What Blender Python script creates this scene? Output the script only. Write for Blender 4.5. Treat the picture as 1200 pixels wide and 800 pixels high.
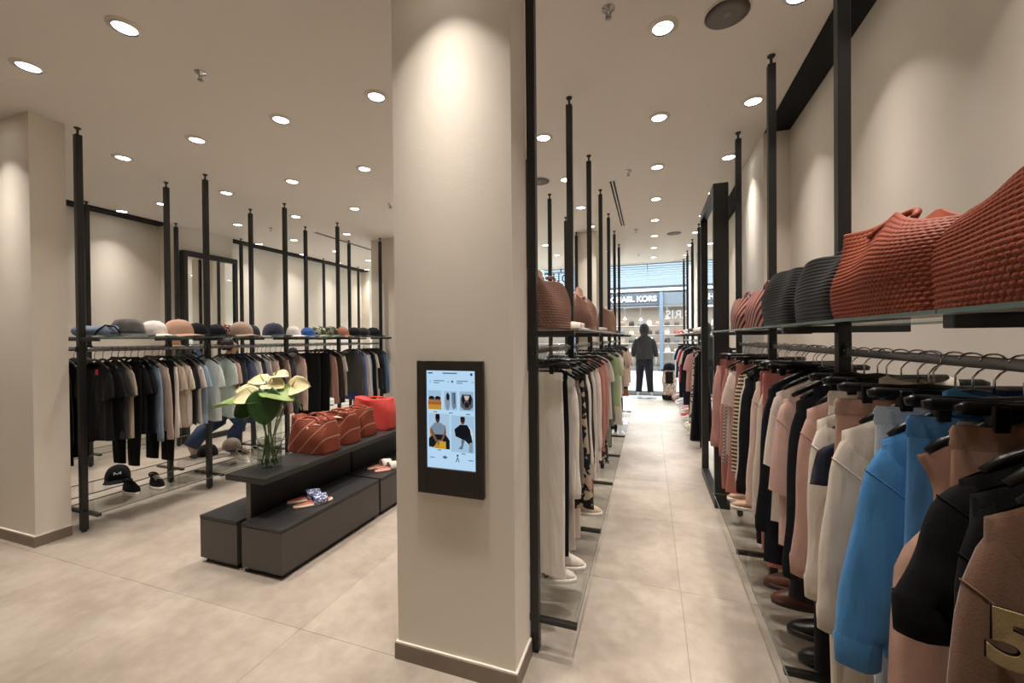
import bpy, bmesh, math, random
import numpy as np
from mathutils import Vector, Matrix
for o in list(bpy.data.objects): bpy.data.objects.remove(o)
S = bpy.context.scene
COL = S.collection
PI = math.pi
RNG = np.random.default_rng(7)
random.seed(7)

# ------------------------------------------------------------------ camera
cam_d = bpy.data.cameras.new('camera'); cam = bpy.data.objects.new('camera', cam_d); COL.objects.link(cam)
cam_d.sensor_width = 36.0; cam_d.lens = 36.0*474.0/1200.0; cam_d.clip_start = 0.02
yd = Vector((162, -5, 474)).normalized()
xd = -Vector((-1390, 9, 474)); xd = (xd - yd*xd.dot(yd)).normalized()
zd = xd.cross(yd)
if zd.y > 0: zd = -zd
# rows of R: world axes expressed in (right, down, forward) camera space
cam.matrix_world = Matrix(((xd.x, -xd.y, -xd.z, 0.0), (yd.x, -yd.y, -yd.z, 0.0), (zd.x, -zd.y, -zd.z, 1.5), (0, 0, 0, 1)))
S.camera = cam
# ------------------------------------------------------------------ light, exposure
S.view_settings.view_transform = 'Standard'; S.view_settings.look = 'None'
S.view_settings.gamma = 1.0; S.view_settings.use_curve_mapping = False
S.view_settings.exposure = 0.13
LAMP_W = 172.0; LAMP_COL = (1.0, 0.90, 0.83); LAMP_EMIT = 14.0
world = bpy.data.worlds.new('world'); S.world = world; world.use_nodes = True
world.node_tree.nodes['Background'].inputs[0].default_value = (0.75, 0.86, 1.0, 1)
world.node_tree.nodes['Background'].inputs[1].default_value = 0.25
def area(name, loc, rot, sx, sy, w, col):
    d = bpy.data.lights.new(name, 'AREA'); d.shape = 'RECTANGLE'; d.size = sx; d.size_y = sy; d.energy = w; d.color = col
    o = bpy.data.objects.new(name, d); COL.objects.link(o); o.location = loc; o.rotation_euler = rot; return o
area('mall_skylight', (-2.0, 15.0, 7.4), (0, 0, 0), 14, 6, 10500, (0.86, 0.94, 1.0))
area('opposite_shop_lighting', (-1.5, 20.6, 2.95), (0, 0, 0), 10, 1.6, 330, (1.0, 0.95, 0.9))

CEIL = 3.19

# ------------------------------------------------------------------ materials
MATS = {}
def s2l(c):
    return tuple(((v/12.92) if v <= 0.04045 else ((v+0.055)/1.055)**2.4) for v in c)
def hexc(h):
    h = h.lstrip('#'); return s2l(tuple(int(h[i:i+2], 16)/255 for i in (0, 2, 4)))
def new_mat(name):
    m = bpy.data.materials.new(name); m.use_nodes = True
    return m, m.node_tree, m.node_tree.nodes['Principled BSDF']
def N(nt, t, **kw):
    n = nt.nodes.new(t)
    for k, v in kw.items(): setattr(n, k, v)
    return n
def plain(name, col, rough=0.5, metal=0.0, bump=0.0, scale=60.0, var=0.0):
    if name in MATS: return MATS[name]
    m, nt, b = new_mat(name)
    c = hexc(col) if isinstance(col, str) else col
    b.inputs['Base Color'].default_value = (*c, 1); b.inputs['Roughness'].default_value = rough; b.inputs['Metallic'].default_value = metal
    if bump or var:
        tc = N(nt, 'ShaderNodeTexCoord'); no = N(nt, 'ShaderNodeTexNoise'); no.inputs['Scale'].default_value = scale; no.inputs['Detail'].default_value = 6
        nt.links.new(tc.outputs['Object'], no.inputs['Vector'])
        if bump:
            bp = N(nt, 'ShaderNodeBump'); bp.inputs['Strength'].default_value = bump; bp.inputs['Distance'].default_value = 0.01
            nt.links.new(no.outputs['Fac'], bp.inputs['Height']); nt.links.new(bp.outputs['Normal'], b.inputs['Normal'])
        if var:
            mx = N(nt, 'ShaderNodeMixRGB'); mx.blend_type = 'MULTIPLY'; mx.inputs[1].default_value = (*c, 1)
            rp = N(nt, 'ShaderNodeValToRGB'); rp.color_ramp.elements[0].color = (1-var, 1-var, 1-var, 1); rp.color_ramp.elements[1].color = (1, 1, 1, 1)
            rp.color_ramp.elements[0].position = .3; rp.color_ramp.elements[1].position = .7
            nt.links.new(no.outputs['Fac'], rp.inputs['Fac']); nt.links.new(rp.outputs['Color'], mx.inputs[2]); mx.inputs[0].default_value = 1
            nt.links.new(mx.outputs[0], b.inputs['Base Color'])
    MATS[name] = m; return m
def fabric(col, pattern=None, col2='#141414', scale=60.0):
    key = f'fabric {col} {pattern} {col2} {scale}'
    if key in MATS: return MATS[key]
    m, nt, b = new_mat(key)
    c = hexc(col); c2 = hexc(col2)
    b.inputs['Roughness'].default_value = 0.92
    b.inputs['Sheen Weight'].default_value = 0.12 if sum(c) > .05 else 0.03
    b.inputs['Specular IOR Level'].default_value = 0.2
    tc = N(nt, 'ShaderNodeTexCoord')
    no = N(nt, 'ShaderNodeTexNoise'); no.inputs['Scale'].default_value = 380; no.inputs['Detail'].default_value = 3
    nt.links.new(tc.outputs['Object'], no.inputs['Vector'])
    fo = N(nt, 'ShaderNodeTexNoise'); fo.inputs['Scale'].default_value = 9; fo.inputs['Detail'].default_value = 2
    mp = N(nt, 'ShaderNodeMapping'); mp.inputs['Scale'].default_value = (2.2, 1.0, 0.5)
    nt.links.new(tc.outputs['Object'], mp.inputs['Vector']); nt.links.new(mp.outputs['Vector'], fo.inputs['Vector'])
    b1 = N(nt, 'ShaderNodeBump'); b1.inputs['Strength'].default_value = 0.6; b1.inputs['Distance'].default_value = 0.03
    nt.links.new(fo.outputs['Fac'], b1.inputs['Height'])
    b2 = N(nt, 'ShaderNodeBump'); b2.inputs['Strength'].default_value = 0.25; b2.inputs['Distance'].default_value = 0.003
    nt.links.new(no.outputs['Fac'], b2.inputs['Height']); nt.links.new(b1.outputs['Normal'], b2.inputs['Normal'])
    nt.links.new(b2.outputs['Normal'], b.inputs['Normal'])
    if pattern is None:
        mx = N(nt, 'ShaderNodeMixRGB'); mx.blend_type = 'MIX'
        mx.inputs[1].default_value = (*[v*0.82 for v in c], 1); mx.inputs[2].default_value = (*[min(1, v*1.12) for v in c], 1)
        nt.links.new(no.outputs['Fac'], mx.inputs[0]); nt.links.new(mx.outputs[0], b.inputs['Base Color'])
    else:
        mx = N(nt, 'ShaderNodeMixRGB'); mx.inputs[1].default_value = (*c, 1); mx.inputs[2].default_value = (*c2, 1)
        if pattern in ('stripe', 'vstripe', 'diag'):
            w = N(nt, 'ShaderNodeTexWave'); w.wave_type = 'BANDS'
            w.bands_direction = {'stripe': 'Z', 'vstripe': 'X', 'diag': 'DIAGONAL'}[pattern]; w.inputs['Scale'].default_value = scale
            nt.links.new(tc.outputs['Object'], w.inputs['Vector']); src = w.outputs['Fac']; lo, hi = .5, .56
        elif pattern == 'camo':
            w = N(nt, 'ShaderNodeTexNoise'); w.inputs['Scale'].default_value = scale; w.inputs['Detail'].default_value = 3
            nt.links.new(tc.outputs['Object'], w.inputs['Vector']); src = w.outputs['Fac']; lo, hi = .5, .53
        elif pattern == 'spots':
            w = N(nt, 'ShaderNodeTexVoronoi'); w.inputs['Scale'].default_value = scale
            nt.links.new(tc.outputs['Object'], w.inputs['Vector']); src = w.outputs['Distance']; lo, hi = .42, .36
        else:
            w = N(nt, 'ShaderNodeTexChecker'); w.inputs['Scale'].default_value = scale
            nt.links.new(tc.outputs['Object'], w.inputs['Vector']); src = w.outputs['Fac']; lo, hi = .4, .6
        mr = N(nt, 'ShaderNodeMapRange'); mr.inputs['From Min'].default_value = lo; mr.inputs['From Max'].default_value = hi
        nt.links.new(src, mr.inputs['Value']); nt.links.new(mr.outputs['Result'], mx.inputs[0])
        nt.links.new(mx.outputs[0], b.inputs['Base Color'])
    MATS[key] = m; return m
def glass_mat(name, tint=(0.93, 0.97, 0.96), ior=1.45, alpha=0.9):
    if name in MATS: return MATS[name]
    m = bpy.data.materials.new(name); m.use_nodes = True; nt = m.node_tree; nt.nodes.clear()
    out = N(nt, 'ShaderNodeOutputMaterial'); tr = N(nt, 'ShaderNodeBsdfTransparent'); gl = N(nt, 'ShaderNodeBsdfGlossy'); mx = N(nt, 'ShaderNodeMixShader'); fr = N(nt, 'ShaderNodeLayerWeight'); pw = N(nt, 'ShaderNodeMath', operation='POWER'); ml = N(nt, 'ShaderNodeMath', operation='MULTIPLY_ADD')
    tr.inputs[0].default_value = (*tint, 1); gl.inputs['Roughness'].default_value = 0.02; fr.inputs['Blend'].default_value = 0.5
    pw.inputs[1].default_value = 5.0; ml.inputs[1].default_value = 0.3; ml.inputs[2].default_value = 0.025*(ior-1)/.45
    nt.links.new(fr.outputs['Facing'], pw.inputs[0]); nt.links.new(pw.outputs[0], ml.inputs[0])
    nt.links.new(ml.outputs[0], mx.inputs[0]); nt.links.new(tr.outputs[0], mx.inputs[1]); nt.links.new(gl.outputs[0], mx.inputs[2]); nt.links.new(mx.outputs[0], out.inputs[0])
    MATS[name] = m; return m
def emit(name, col, st):
    if name in MATS: return MATS[name]
    m = bpy.data.materials.new(name); m.use_nodes = True; nt = m.node_tree; nt.nodes.clear()
    out = N(nt, 'ShaderNodeOutputMaterial'); e = N(nt, 'ShaderNodeEmission'); c = hexc(col) if isinstance(col, str) else col
    e.inputs[0].default_value = (*c, 1); e.inputs[1].default_value = st; nt.links.new(e.outputs[0], out.inputs[0])
    MATS[name] = m; return m
M_wall = plain('warm white wall paint', '#e3dccf', 0.85, bump=0.04, scale=90)
M_ceil = plain('matt ceiling paint', '#e2dbd2', 0.9)
M_black = plain('black powder coated steel', '#1f1e1c', 0.42, metal=0.0, bump=0.03, scale=400)
M_soffit = plain('matt black soffit', '#060606', 0.8)
M_chrome = plain('chrome', '#c9c9c9', 0.16, metal=1.0)
M_steel = plain('brushed steel rail', '#8b8b8a', 0.35, metal=0.9)
M_blackpl = plain('black hanger plastic', '#0c0c0c', 0.33)
M_base = plain('taupe baseboard', '#857769', 0.55, var=0.1, scale=12)
M_basew = plain('pale metal bead', '#e8e2d6', 0.4)
M_unit = plain('charcoal laminate', '#4a4643', 0.5, bump=0.05, scale=300, var=0.12)
M_unittop = plain('dark grey textured top', '#2a2929', 0.45, bump=0.08, scale=250, var=0.2)
M_unitblk = plain('black panel', '#0b0b0b', 0.5)
M_glass = glass_mat('shelf glass', (0.93, 0.94, 0.935))
M_edge = plain('green glass edge', '#5a6f69', 0.2)
M_window = glass_mat('shop window glass', (0.97, 0.985, 0.99), 1.3)
M_white = plain('white rubber', '#e6e2da', 0.5)
M_mirror = plain('mirror silver', (0.86, 0.88, 0.87), 0.01, metal=1.0)

def floor_mat():
    m, nt, b = new_mat('beige concrete tile')
    tc = N(nt, 'ShaderNodeTexCoord'); g = N(nt, 'ShaderNodeNewGeometry')
    oi = N(nt, 'ShaderNodeObjectInfo')
    n1 = N(nt, 'ShaderNodeTexNoise'); n1.inputs['Scale'].default_value = 1.6; n1.inputs['Detail'].default_value = 7; n1.inputs['Roughness'].default_value = .62
    n2 = N(nt, 'ShaderNodeTexNoise'); n2.inputs['Scale'].default_value = 14; n2.inputs['Detail'].default_value = 8
    nt.links.new(g.outputs['Position'], n1.inputs['Vector']); nt.links.new(g.outputs['Position'], n2.inputs['Vector'])
    rp = N(nt, 'ShaderNodeValToRGB'); e = rp.color_ramp.elements
    e[0].position = .34; e[0].color = (*hexc('#918679'), 1); e[1].position = .68; e[1].color = (*hexc('#b1a79a'), 1)
    nt.links.new(n1.outputs['Fac'], rp.inputs['Fac'])
    mx = N(nt, 'ShaderNodeMixRGB'); mx.blend_type = 'OVERLAY'; mx.inputs[0].default_value = .22
    nt.links.new(rp.outputs[0], mx.inputs[1]); nt.links.new(n2.outputs['Fac'], mx.inputs[2])
    hs = N(nt, 'ShaderNodeHueSaturation'); mr = N(nt, 'ShaderNodeMapRange'); mr.inputs['To Min'].default_value = .95; mr.inputs['To Max'].default_value = 1.05
    nt.links.new(oi.outputs['Random'], mr.inputs['Value']); nt.links.new(mr.outputs[0], hs.inputs['Value']); nt.links.new(mx.outputs[0], hs.inputs['Color'])
    nt.links.new(hs.outputs[0], b.inputs['Base Color'])
    r = N(nt, 'ShaderNodeMapRange'); r.inputs['To Min'].default_value = .34; r.inputs['To Max'].default_value = .5
    nt.links.new(n2.outputs['Fac'], r.inputs['Value']); nt.links.new(r.outputs[0], b.inputs['Roughness'])
    bp = N(nt, 'ShaderNodeBump'); bp.inputs['Strength'].default_value = .06; bp.inputs['Distance'].default_value = .005
    nt.links.new(n2.outputs['Fac'], bp.inputs['Height']); nt.links.new(bp.outputs[0], b.inputs['Normal'])
    return m
M_floor = floor_mat()

# ------------------------------------------------------------------ mesh helpers
class G:
    def __init__(s): s.V = []; s.F = []; s.n = 0
    def add(s, V, F):
        V = np.asarray(V, float).reshape(-1, 3); s.V.append(V)
        s.F += [tuple(i+s.n for i in f) for f in F]; s.n += len(V); return s
    def box(s, c, d, bev=0.0, rotz=0.0, roty=0.0, rotx=0.0):
        bm = bmesh.new(); bmesh.ops.create_cube(bm, size=1.0)
        bmesh.ops.scale(bm, vec=d, verts=bm.verts)
        if bev: bmesh.ops.bevel(bm, geom=bm.edges[:], offset=bev, segments=1, affect='EDGES')
        M = Matrix.Translation(c) @ Matrix.Rotation(rotz, 4, 'Z') @ Matrix.Rotation(roty, 4, 'Y') @ Matrix.Rotation(rotx, 4, 'X')
        bmesh.ops.transform(bm, matrix=M, verts=bm.verts)
        bm.verts.index_update()
        s.add([v.co[:] for v in bm.verts], [[v.index for v in f.verts] for f in bm.faces]); bm.free(); return s
    def loft(s, rings, cap0=True, cap1=True, closed=True):
        n = len(rings[0]); V = np.concatenate([np.asarray(r, float) for r in rings]); F = []
        m = n if closed else n-1
        for i in range(len(rings)-1):
            a = i*n; b = a+n
            for j in range(m):
                k = (j+1) % n; F.append((a+j, a+k, b+k, b+j))
        if cap0: F.append(tuple(reversed(range(n))))
        if cap1: F.append(tuple(range((len(rings)-1)*n, len(rings)*n)))
        return s.add(V, F)
    def tube(s, pts, r, n=8, caps=True, flat=None):
        """round tube along pts, r a number or a list; flat=(a,b) stretches the section"""
        P = [Vector(p) for p in pts]; R = r if hasattr(r, '__len__') else [r]*len(P); rings = []
        up = None
        for i, p in enumerate(P):
            d = (P[min(i+1, len(P)-1)] - P[max(i-1, 0)]); d = d.normalized() if d.length else Vector((0, 0, 1))
            if up is None:
                ref = Vector((0, 1, 0)) if abs(d.y) < .9 else Vector((1, 0, 0)); u = (ref - d*ref.dot(d)).normalized()
            else:
                u = up - d*up.dot(d); u = u.normalized() if u.length > 1e-5 else up
            up = u; w = d.cross(u)
            fa, fb = flat if flat else (1, 1)
            rings.append([(p + u*(math.cos(2*PI*k/n)*R[i]*fa) + w*(math.sin(2*PI*k/n)*R[i]*fb))[:] for k in range(n)])
        return s.loft(rings, caps, caps)
    def cyl(s, c, r, h, n=20, r2=None):
        r2 = r if r2 is None else r2
        return s.loft([[(c[0]+r*math.cos(2*PI*k/n), c[1]+r*math.sin(2*PI*k/n), c[2]) for k in range(n)],
                       [(c[0]+r2*math.cos(2*PI*k/n), c[1]+r2*math.sin(2*PI*k/n), c[2]+h) for k in range(n)]])
    def lathe(s, prof, c=(0, 0, 0), n=24, caps=True, sx=1, sy=1):
        return s.loft([[(c[0]+r*sx*math.cos(2*PI*k/n), c[1]+r*sy*math.sin(2*PI*k/n), c[2]+z) for k in range(n)] for r, z in prof], caps, caps)
    def ell(s, c, d, n=14, m=8):
        return s.lathe([(math.sin(PI*i/m)*1.0 if 0 < i < m else .02, -math.cos(PI*i/m)) for i in range(m+1)], n=n) if False else s.loft(
            [[(c[0]+d[0]*max(.03, math.sin(PI*i/m))*math.cos(2*PI*k/n), c[1]+d[1]*max(.03, math.sin(PI*i/m))*math.sin(2*PI*k/n), c[2]-d[2]*math.cos(PI*i/m)) for k in range(n)] for i in range(m+1)])
    def mesh(s, name):
        me = bpy.data.meshes.new(name); V = np.concatenate(s.V); me.from_pydata(V.tolist(), [], s.F); return me
    def obj(s, name, mat, parent=None, smooth=True):
        me = s.mesh(name); me.materials.append(mat)
        if smooth: me.shade_smooth()
        else: me.shade_flat()
        o = bpy.data.objects.new(name, me); COL.objects.link(o)
        if parent: o.parent = parent
        return o
def fix_normals(o):
    bm = bmesh.new(); bm.from_mesh(o.data); bmesh.ops.recalc_face_normals(bm, faces=bm.faces[:]); bm.to_mesh(o.data); bm.free(); return o
USED = {}
def tag(o, label, cat, group=None):
    n = len(label.split())
    if not 4 <= n <= 16: print('LABEL LENGTH', n, label)
    if label in USED: print('DUPLICATE LABEL', label)
    USED[label] = 1
    o['label'] = label; o['category'] = cat
    if group: o['group'] = group
    return o
def thing(name, loc, label, cat, group=None, rz=0.0):
    o = bpy.data.objects.new(name, None); COL.objects.link(o); o.empty_display_size = .05
    o.location = loc; o.rotation_euler = (0, 0, rz); return tag(o, label, cat, group)
def struct(name, g, mat, smooth=False, parent=None):
    o = g.obj(name, mat, parent, smooth)
    if parent is None: o['kind'] = 'structure'
    return o
def inst(o, parent, loc=None, rot=None, name=None):
    c = o.copy(); COL.objects.link(c); c.parent = parent
    if loc is not None: c.location = loc
    if rot is not None: c.rotation_euler = rot
    return c
def text_mesh(txt, size, depth, name, mat, parent=None, bold=0.0, sx=1.0):
    cu = bpy.data.curves.new(name, 'FONT'); cu.body = txt; cu.size = size; cu.extrude = depth; cu.offset = bold; cu.align_x = 'CENTER'; cu.align_y = 'CENTER'
    t = bpy.data.objects.new(name+'_curve', cu); COL.objects.link(t)
    bpy.context.view_layer.update()
    me = bpy.data.meshes.new_from_object(t.evaluated_get(bpy.context.evaluated_depsgraph_get()))
    bpy.data.objects.remove(t)
    me.materials.clear(); me.materials.append(mat); me.name = name
    o = bpy.data.objects.new(name, me); COL.objects.link(o)
    if parent: o.parent = parent
    return o
ORD = ['first', 'second', 'third', 'fourth', 'fifth', 'sixth', 'seventh', 'eighth', 'ninth', 'tenth', 'eleventh', 'twelfth']

# ------------------------------------------------------------------ setting: floor, ceiling, walls
XL, XR, Y0, Y1 = -6.72, 1.09, -1.2, 11.05
fl = struct('floor', G().box(((XL+XR)/2, (Y0+Y1)/2, -.06), (XR-XL+.2, Y1-Y0, .1)), plain('grey tile grout', '#8a7f74', .9))
tw = .945
gt = G().box((0, 0, -.006), (tw-.0012, tw-.0012, .012), .0006); tile_me = gt.mesh('floor_tile'); tile_me.materials.append(M_floor)
for i in range(-8, 2):
    for j in range(-4, 12):
        cx = .16+tw*i+tw/2; cy = 1.62+tw*j+tw/2
        if cx-tw/2 > XR or cx+tw/2 < XL or cy-tw/2 > Y1-.1 or cy+tw/2 < Y0: continue
        t = bpy.data.objects.new('floor_tile', tile_me); COL.objects.link(t); t.parent = fl; t.location = (cx, cy, 0)
struct('ceiling', G().box(((XL+XR)/2, (Y0+9.62)/2, CEIL+.05), (XR-XL+.2, 9.62-Y0, .1)).box(((XL+XR)/2, 9.67, CEIL+.3), (XR-XL+.2, .1, .62)).box(((XL+XR)/2, 10.4, CEIL+.66), (XR-XL+.2, 1.5, .1)), M_ceil)
struct('wall_right', G().box((XR+.05, (Y0+Y1)/2, 1.85), (.1, Y1-Y0, 3.72)).box(((.9+XR)/2, 4.33, CEIL/2), (XR-.9, .92, CEIL)).box(((.9+XR)/2, 10.0, CEIL/2), (XR-.9, 2.0, CEIL)), M_wall)
struct('wall_left', G().box((XL-.05, (Y0+Y1)/2, 1.85), (.1, Y1-Y0, 3.72)).box(((XL-6.5)/2, 4.37, CEIL/2), (-6.5-XL, .93, CEIL)).box(((XL-6.5)/2, 9.6, CEIL/2), (-6.5-XL, 2.7, CEIL)), M_wall)
struct('wall_back', G().box(((XL+XR)/2, Y0-.05, CEIL/2), (XR-XL+.2, .1, CEIL)), M_wall)
g = G()
for x0, x1, ya, yb in ((.905, XR-.002, Y0+.01, 3.868), (.905, XR-.002, 4.8, 8.99)):
    g.box(((x0+x1)/2, (ya+yb)/2, CEIL-.004), (x1-x0, yb-ya, .008))
struct('trim_1', g, M_soffit)
g = G()
for ya, yb in ((Y0+.01, 3.9), (4.84, 8.24)):
    g.box(((XL-6.52)/2, (ya+yb)/2, CEIL-.012), (-6.52-XL-.004, yb-ya, .024))
struct('trim_2', g, M_soffit)
def pier(name, x0, x1, y0, y1, bb, sides):
    struct(name, G().box(((x0+x1)/2, (y0+y1)/2, CEIL/2), (x1-x0, y1-y0, CEIL)), M_wall)
    b = G(); w = G(); t = .012
    b.box(((x0+x1)/2, y0-t/2, .0375), (x1-x0+2*t, t, .075)); w.box(((x0+x1)/2, y0-t*.4, .0785), (x1-x0+t*1.4, t*.8, .007))
    b.box((x1+t/2, (y0+y1)/2, .0375), (t, y1-y0, .075)); w.box((x1+t*.4, (y0+y1)/2, .0785), (t*.8, y1-y0, .007))
    b.box((x0-t/2, (y0+y1)/2, .0375), (t, y1-y0, .075)); w.box((x0-t*.4, (y0+y1)/2, .0785), (t*.8, y1-y0, .007))
    o = struct(bb, b, M_base); struct('bead', w, M_basew, parent=o)
pier('wall_pier_front', -1.134, -.55, 1.62, 1.83, 'baseboard_front', 3)
pier('wall_pier_left', -5.1, -4.28, 1.665, 1.86, 'baseboard_left', 3)
pier('wall_pier_middle', -4.5, -3.9, 5.77, 6.02, 'baseboard_middle', 3)
pier('wall_pier_rear', -1.15, -.80, 6.5, 8.75, 'baseboard_rear', 3)
# front window wall of the shop (far end)
win = struct('window_1', G().box(((XL+XR)/2, Y1, .06), (XR-XL, .12, .12)).box(((XL+XR)/2, Y1, 3.8), (XR-XL, .08, .06)), plain('grey plinth metal', '#8d949b', .4))
for i, (xa, xb) in enumerate(((XL, -4.2), (-4.2, -1.6), (-1.6, XR))):
    G().box(((xa+xb)/2, Y1, 1.94), (xb-xa-.012, .012, 3.64)).obj('pane', M_window, win, False)

# ------------------------------------------------------------------ ceiling fittings
rowy = [-.49, .456, 1.40, 2.37, 3.325, 4.28, 5.26, 6.2, 7.15, 8.1, 9.05]
ROWS = [(.71, 'row along the right wall', (2, 3, 4, 5, 6, 7, 8, 9, 10)), (.075, 'centre aisle row', (1, 2, 3, 4, 5, 6, 7, 8, 9, 10)), (-.84, 'row over the aisle racks', (2, 3, 4, 5, 6, 7, 8, 9)),
        (-1.79, 'row behind the square pillar', (2, 3, 4, 5, 6, 8, 9)), (-2.66, 'row above the display bench', (2, 3, 4, 5, 6, 7)), (-3.585, 'row beyond the display bench', (2, 3, 4, 5, 6, 7)),
        (-4.56, 'row over the left racks', (2, 3, 4, 5, 6)), (-5.65, 'row between racks and left wall', (2, 3, 4, 5, 6, 7, 8, 9)), (-6.44, 'row against the left wall', (2, 4, 6, 7, 8, 9))]
M_lamp = emit('downlight glow', (1.0, .93, .84), LAMP_EMIT)
ring = G().lathe([(.052, -.0005), (.054, .006), (.075, .004), (.078, 0.0), (.078, .0)], n=28, caps=False)
M_trimring = plain('white downlight ring', '#d9d2c6', .5)
M_blackring = plain('dark reflector', '#2b2724', .35)
def beam_nodes(d):
    # photometric profile of a recessed reflector lamp: strong on axis, weak towards the cut off
    d.use_nodes = True; nt = d.node_tree; e = nt.nodes['Emission']
    tc = N(nt, 'ShaderNodeTexCoord'); vm = N(nt, 'ShaderNodeVectorMath', operation='NORMALIZE'); sp = N(nt, 'ShaderNodeSeparateXYZ'); ab = N(nt, 'ShaderNodeMath', operation='ABSOLUTE'); ac = N(nt, 'ShaderNodeMath', operation='ARCCOSINE'); mr = N(nt, 'ShaderNodeMapRange'); rp = N(nt, 'ShaderNodeValToRGB')
    nt.links.new(tc.outputs['Normal'], vm.inputs[0]); nt.links.new(vm.outputs[0], sp.inputs[0]); nt.links.new(sp.outputs['Z'], ab.inputs[0]); nt.links.new(ab.outputs[0], ac.inputs[0])
    mr.inputs['From Max'].default_value = math.radians(42); nt.links.new(ac.outputs[0], mr.inputs['Value']); nt.links.new(mr.outputs[0], rp.inputs['Fac'])
    el = rp.color_ramp.elements
    for p, v in ((.22, .84), (.45, .38), (.68, .15), (.88, .06)): q = el.new(p); q.color = (v, v, v, 1)
    el[0].color = (1, 1, 1, 1); el[-1].color = (.035, .035, .035, 1)
    nt.links.new(rp.outputs[0], e.inputs['Strength'])
def no_cap_lathe(prof, n=28): return G().lathe(prof, n=n, caps=False)
ring_me = no_cap_lathe([(.056, -.012), (.058, -.0045), (.066, -.003), (.08, -.0015), (.0805, 0)]).mesh('bezel'); ring_me.materials.append(M_trimring); ring_me.shade_smooth()
refl_me = no_cap_lathe([(.05, -.004), (.053, -.0085), (.0565, -.0125)]).mesh('reflector'); refl_me.materials.append(M_blackring); refl_me.shade_smooth()
disc_me = G().lathe([(.001, -.0075), (.03, -.0075), (.0515, -.006)], n=28, caps=False).mesh('lens'); disc_me.materials.append(M_lamp)
for x, rn, ks in ROWS:
    for c, k in enumerate(ks):
        y = rowy[k]
        t = thing('ceiling_downlight', (x, y, CEIL), f'recessed round ceiling downlight, {ORD[c]} from the front, {rn}', 'downlight', 'recessed ceiling downlights')
        for nm, me in (('bezel', ring_me), ('reflector', refl_me), ('lens', disc_me)):
            o = bpy.data.objects.new(nm, me); COL.objects.link(o); o.parent = t
        d = bpy.data.lights.new('downlight_beam', 'SPOT'); d.energy = LAMP_W*(.8 if x < -6 else 1.0); d.color = LAMP_COL; d.spot_size = math.radians(82); d.spot_blend = .12; d.shadow_soft_size = .04; beam_nodes(d)
        lo = bpy.data.objects.new('downlight_beam', d); COL.objects.link(lo); lo.parent = t; lo.location = (0, 0, -.02)
for (x, y, w) in ((-2.667, 1.79, 'before the bench'), (-.193, 2.144, 'in front above the aisle'), (-.2, 4.28, 'in the middle of the aisle ceiling'), (-.204, 6.63, 'far along the aisle ceiling'), (-.21, 8.6, 'nearest the shop window'), (-3.06, 4.3, 'left of the square pillar'), (-5.38, 4.59, 'above the left racks')):
    t = thing('fire_sprinkler', (x, y, CEIL), f'small chrome ceiling sprinkler {w}', 'sprinkler', 'ceiling fire sprinklers')
    G().lathe([(.034, 0), (.033, -.004), (.012, -.008), (.01, -.02)], n=16).obj('escutcheon', M_chrome, t)
    G().tube([(-.009, 0, -.018), (-.012, 0, -.035), (0, 0, -.046), (.012, 0, -.035), (.009, 0, -.018)], .003, 6).cyl((0, 0, -.05), .016, .003, 12).obj('deflector', M_steel, t)
for (x, y, w) in ((.39, 2.38, 'near the right wall above the big bags'), (.378, 7.1, 'far along the aisle'), (-1.119, 4.23, 'left of the aisle posts')):
    t = thing('ceiling_speaker', (x, y, CEIL), f'round grey ceiling speaker grille {w}', 'speaker', 'ceiling speakers')
    G().lathe([(.115, 0), (.115, -.004), (.108, -.007)], n=32).obj('rim', M_trimring, t)
    G().lathe([(.107, -.0072), (.06, -.0095), (.005, -.0105)], n=32).obj('grille', plain('speaker mesh', '#6f6a63', .7, bump=.4, scale=700), t)
    G().lathe([(.018, -.0095), (.018, -.012), (.012, -.012)], n=16).obj('emblem', M_steel, t)
def slot(x0, y0, x1, y1, label):
    L = math.hypot(x1-x0, y1-y0); a = math.atan2(y1-y0, x1-x0)
    t = thing('linear_air_diffuser', ((x0+x1)/2, (y0+y1)/2, CEIL), label, 'air vent', None, a)
    G().box((0, 0, -.002), (L, .075, .004)).obj('frame', M_trimring, t, False)
    for s in (-.017, .017): G().box((0, s, -.005), (L-.02, .017, .004)).obj('slot', M_soffit, t, False)
slot(-.38, 4.49, -.38, 6.34, 'long twin slot air vent running along the aisle ceiling')
slot(-4.95, 5.0, -4.95, 8.2, 'thin slot air vent in the ceiling above the far left racks')

# ------------------------------------------------------------------ racks
RAILZ = 1.45; SHZ = 1.545; LOWZ = .175
post_g = G().box((0, 0, (CEIL-.055+.012)/2), (.042, .042, CEIL-.067), .003)
post_me = post_g.mesh('upright'); post_me.materials.append(M_black)
lev_me = G().cyl((0, 0, CEIL-.058), .008, .05, 10).lathe([(.008, CEIL-.02), (.022, CEIL-.006), (.022, CEIL)], n=14).mesh('leveller'); lev_me.materials.append(M_black)
foot_me = G().cyl((0, 0, 0), .016, .014, 12).mesh('foot'); foot_me.materials.append(M_black)
def br_me(name, h, half, z):
    m = G().box((0, 0, z), (half*2, .03, h), .002).mesh(name); m.materials.append(M_black); return m
brt_me = br_me('shelf_bracket', .026, .2, SHZ-.021); brl_me = br_me('foot_bracket', .022, .2, LOWZ-.018)
hold_me = G().box((0, -.0, RAILZ-.004), (.012, .07, .04), .002).mesh('rail_holder'); hold_me.materials.append(M_black)
def post(x, y, label, group, low=True, top=True, gl=1):
    t = thing('rack_post', (x, y, 0), label, 'post', group)
    for nm, me in [('upright', post_me), ('leveller', lev_me), ('foot', foot_me)]+([('shelf_bracket', brt_me)] if top else [])+([('foot_bracket', brl_me)] if low else [])+[('rail_holder', hold_me)]:
        o = bpy.data.objects.new(nm, me); COL.objects.link(o); o.parent = t
    return t
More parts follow.
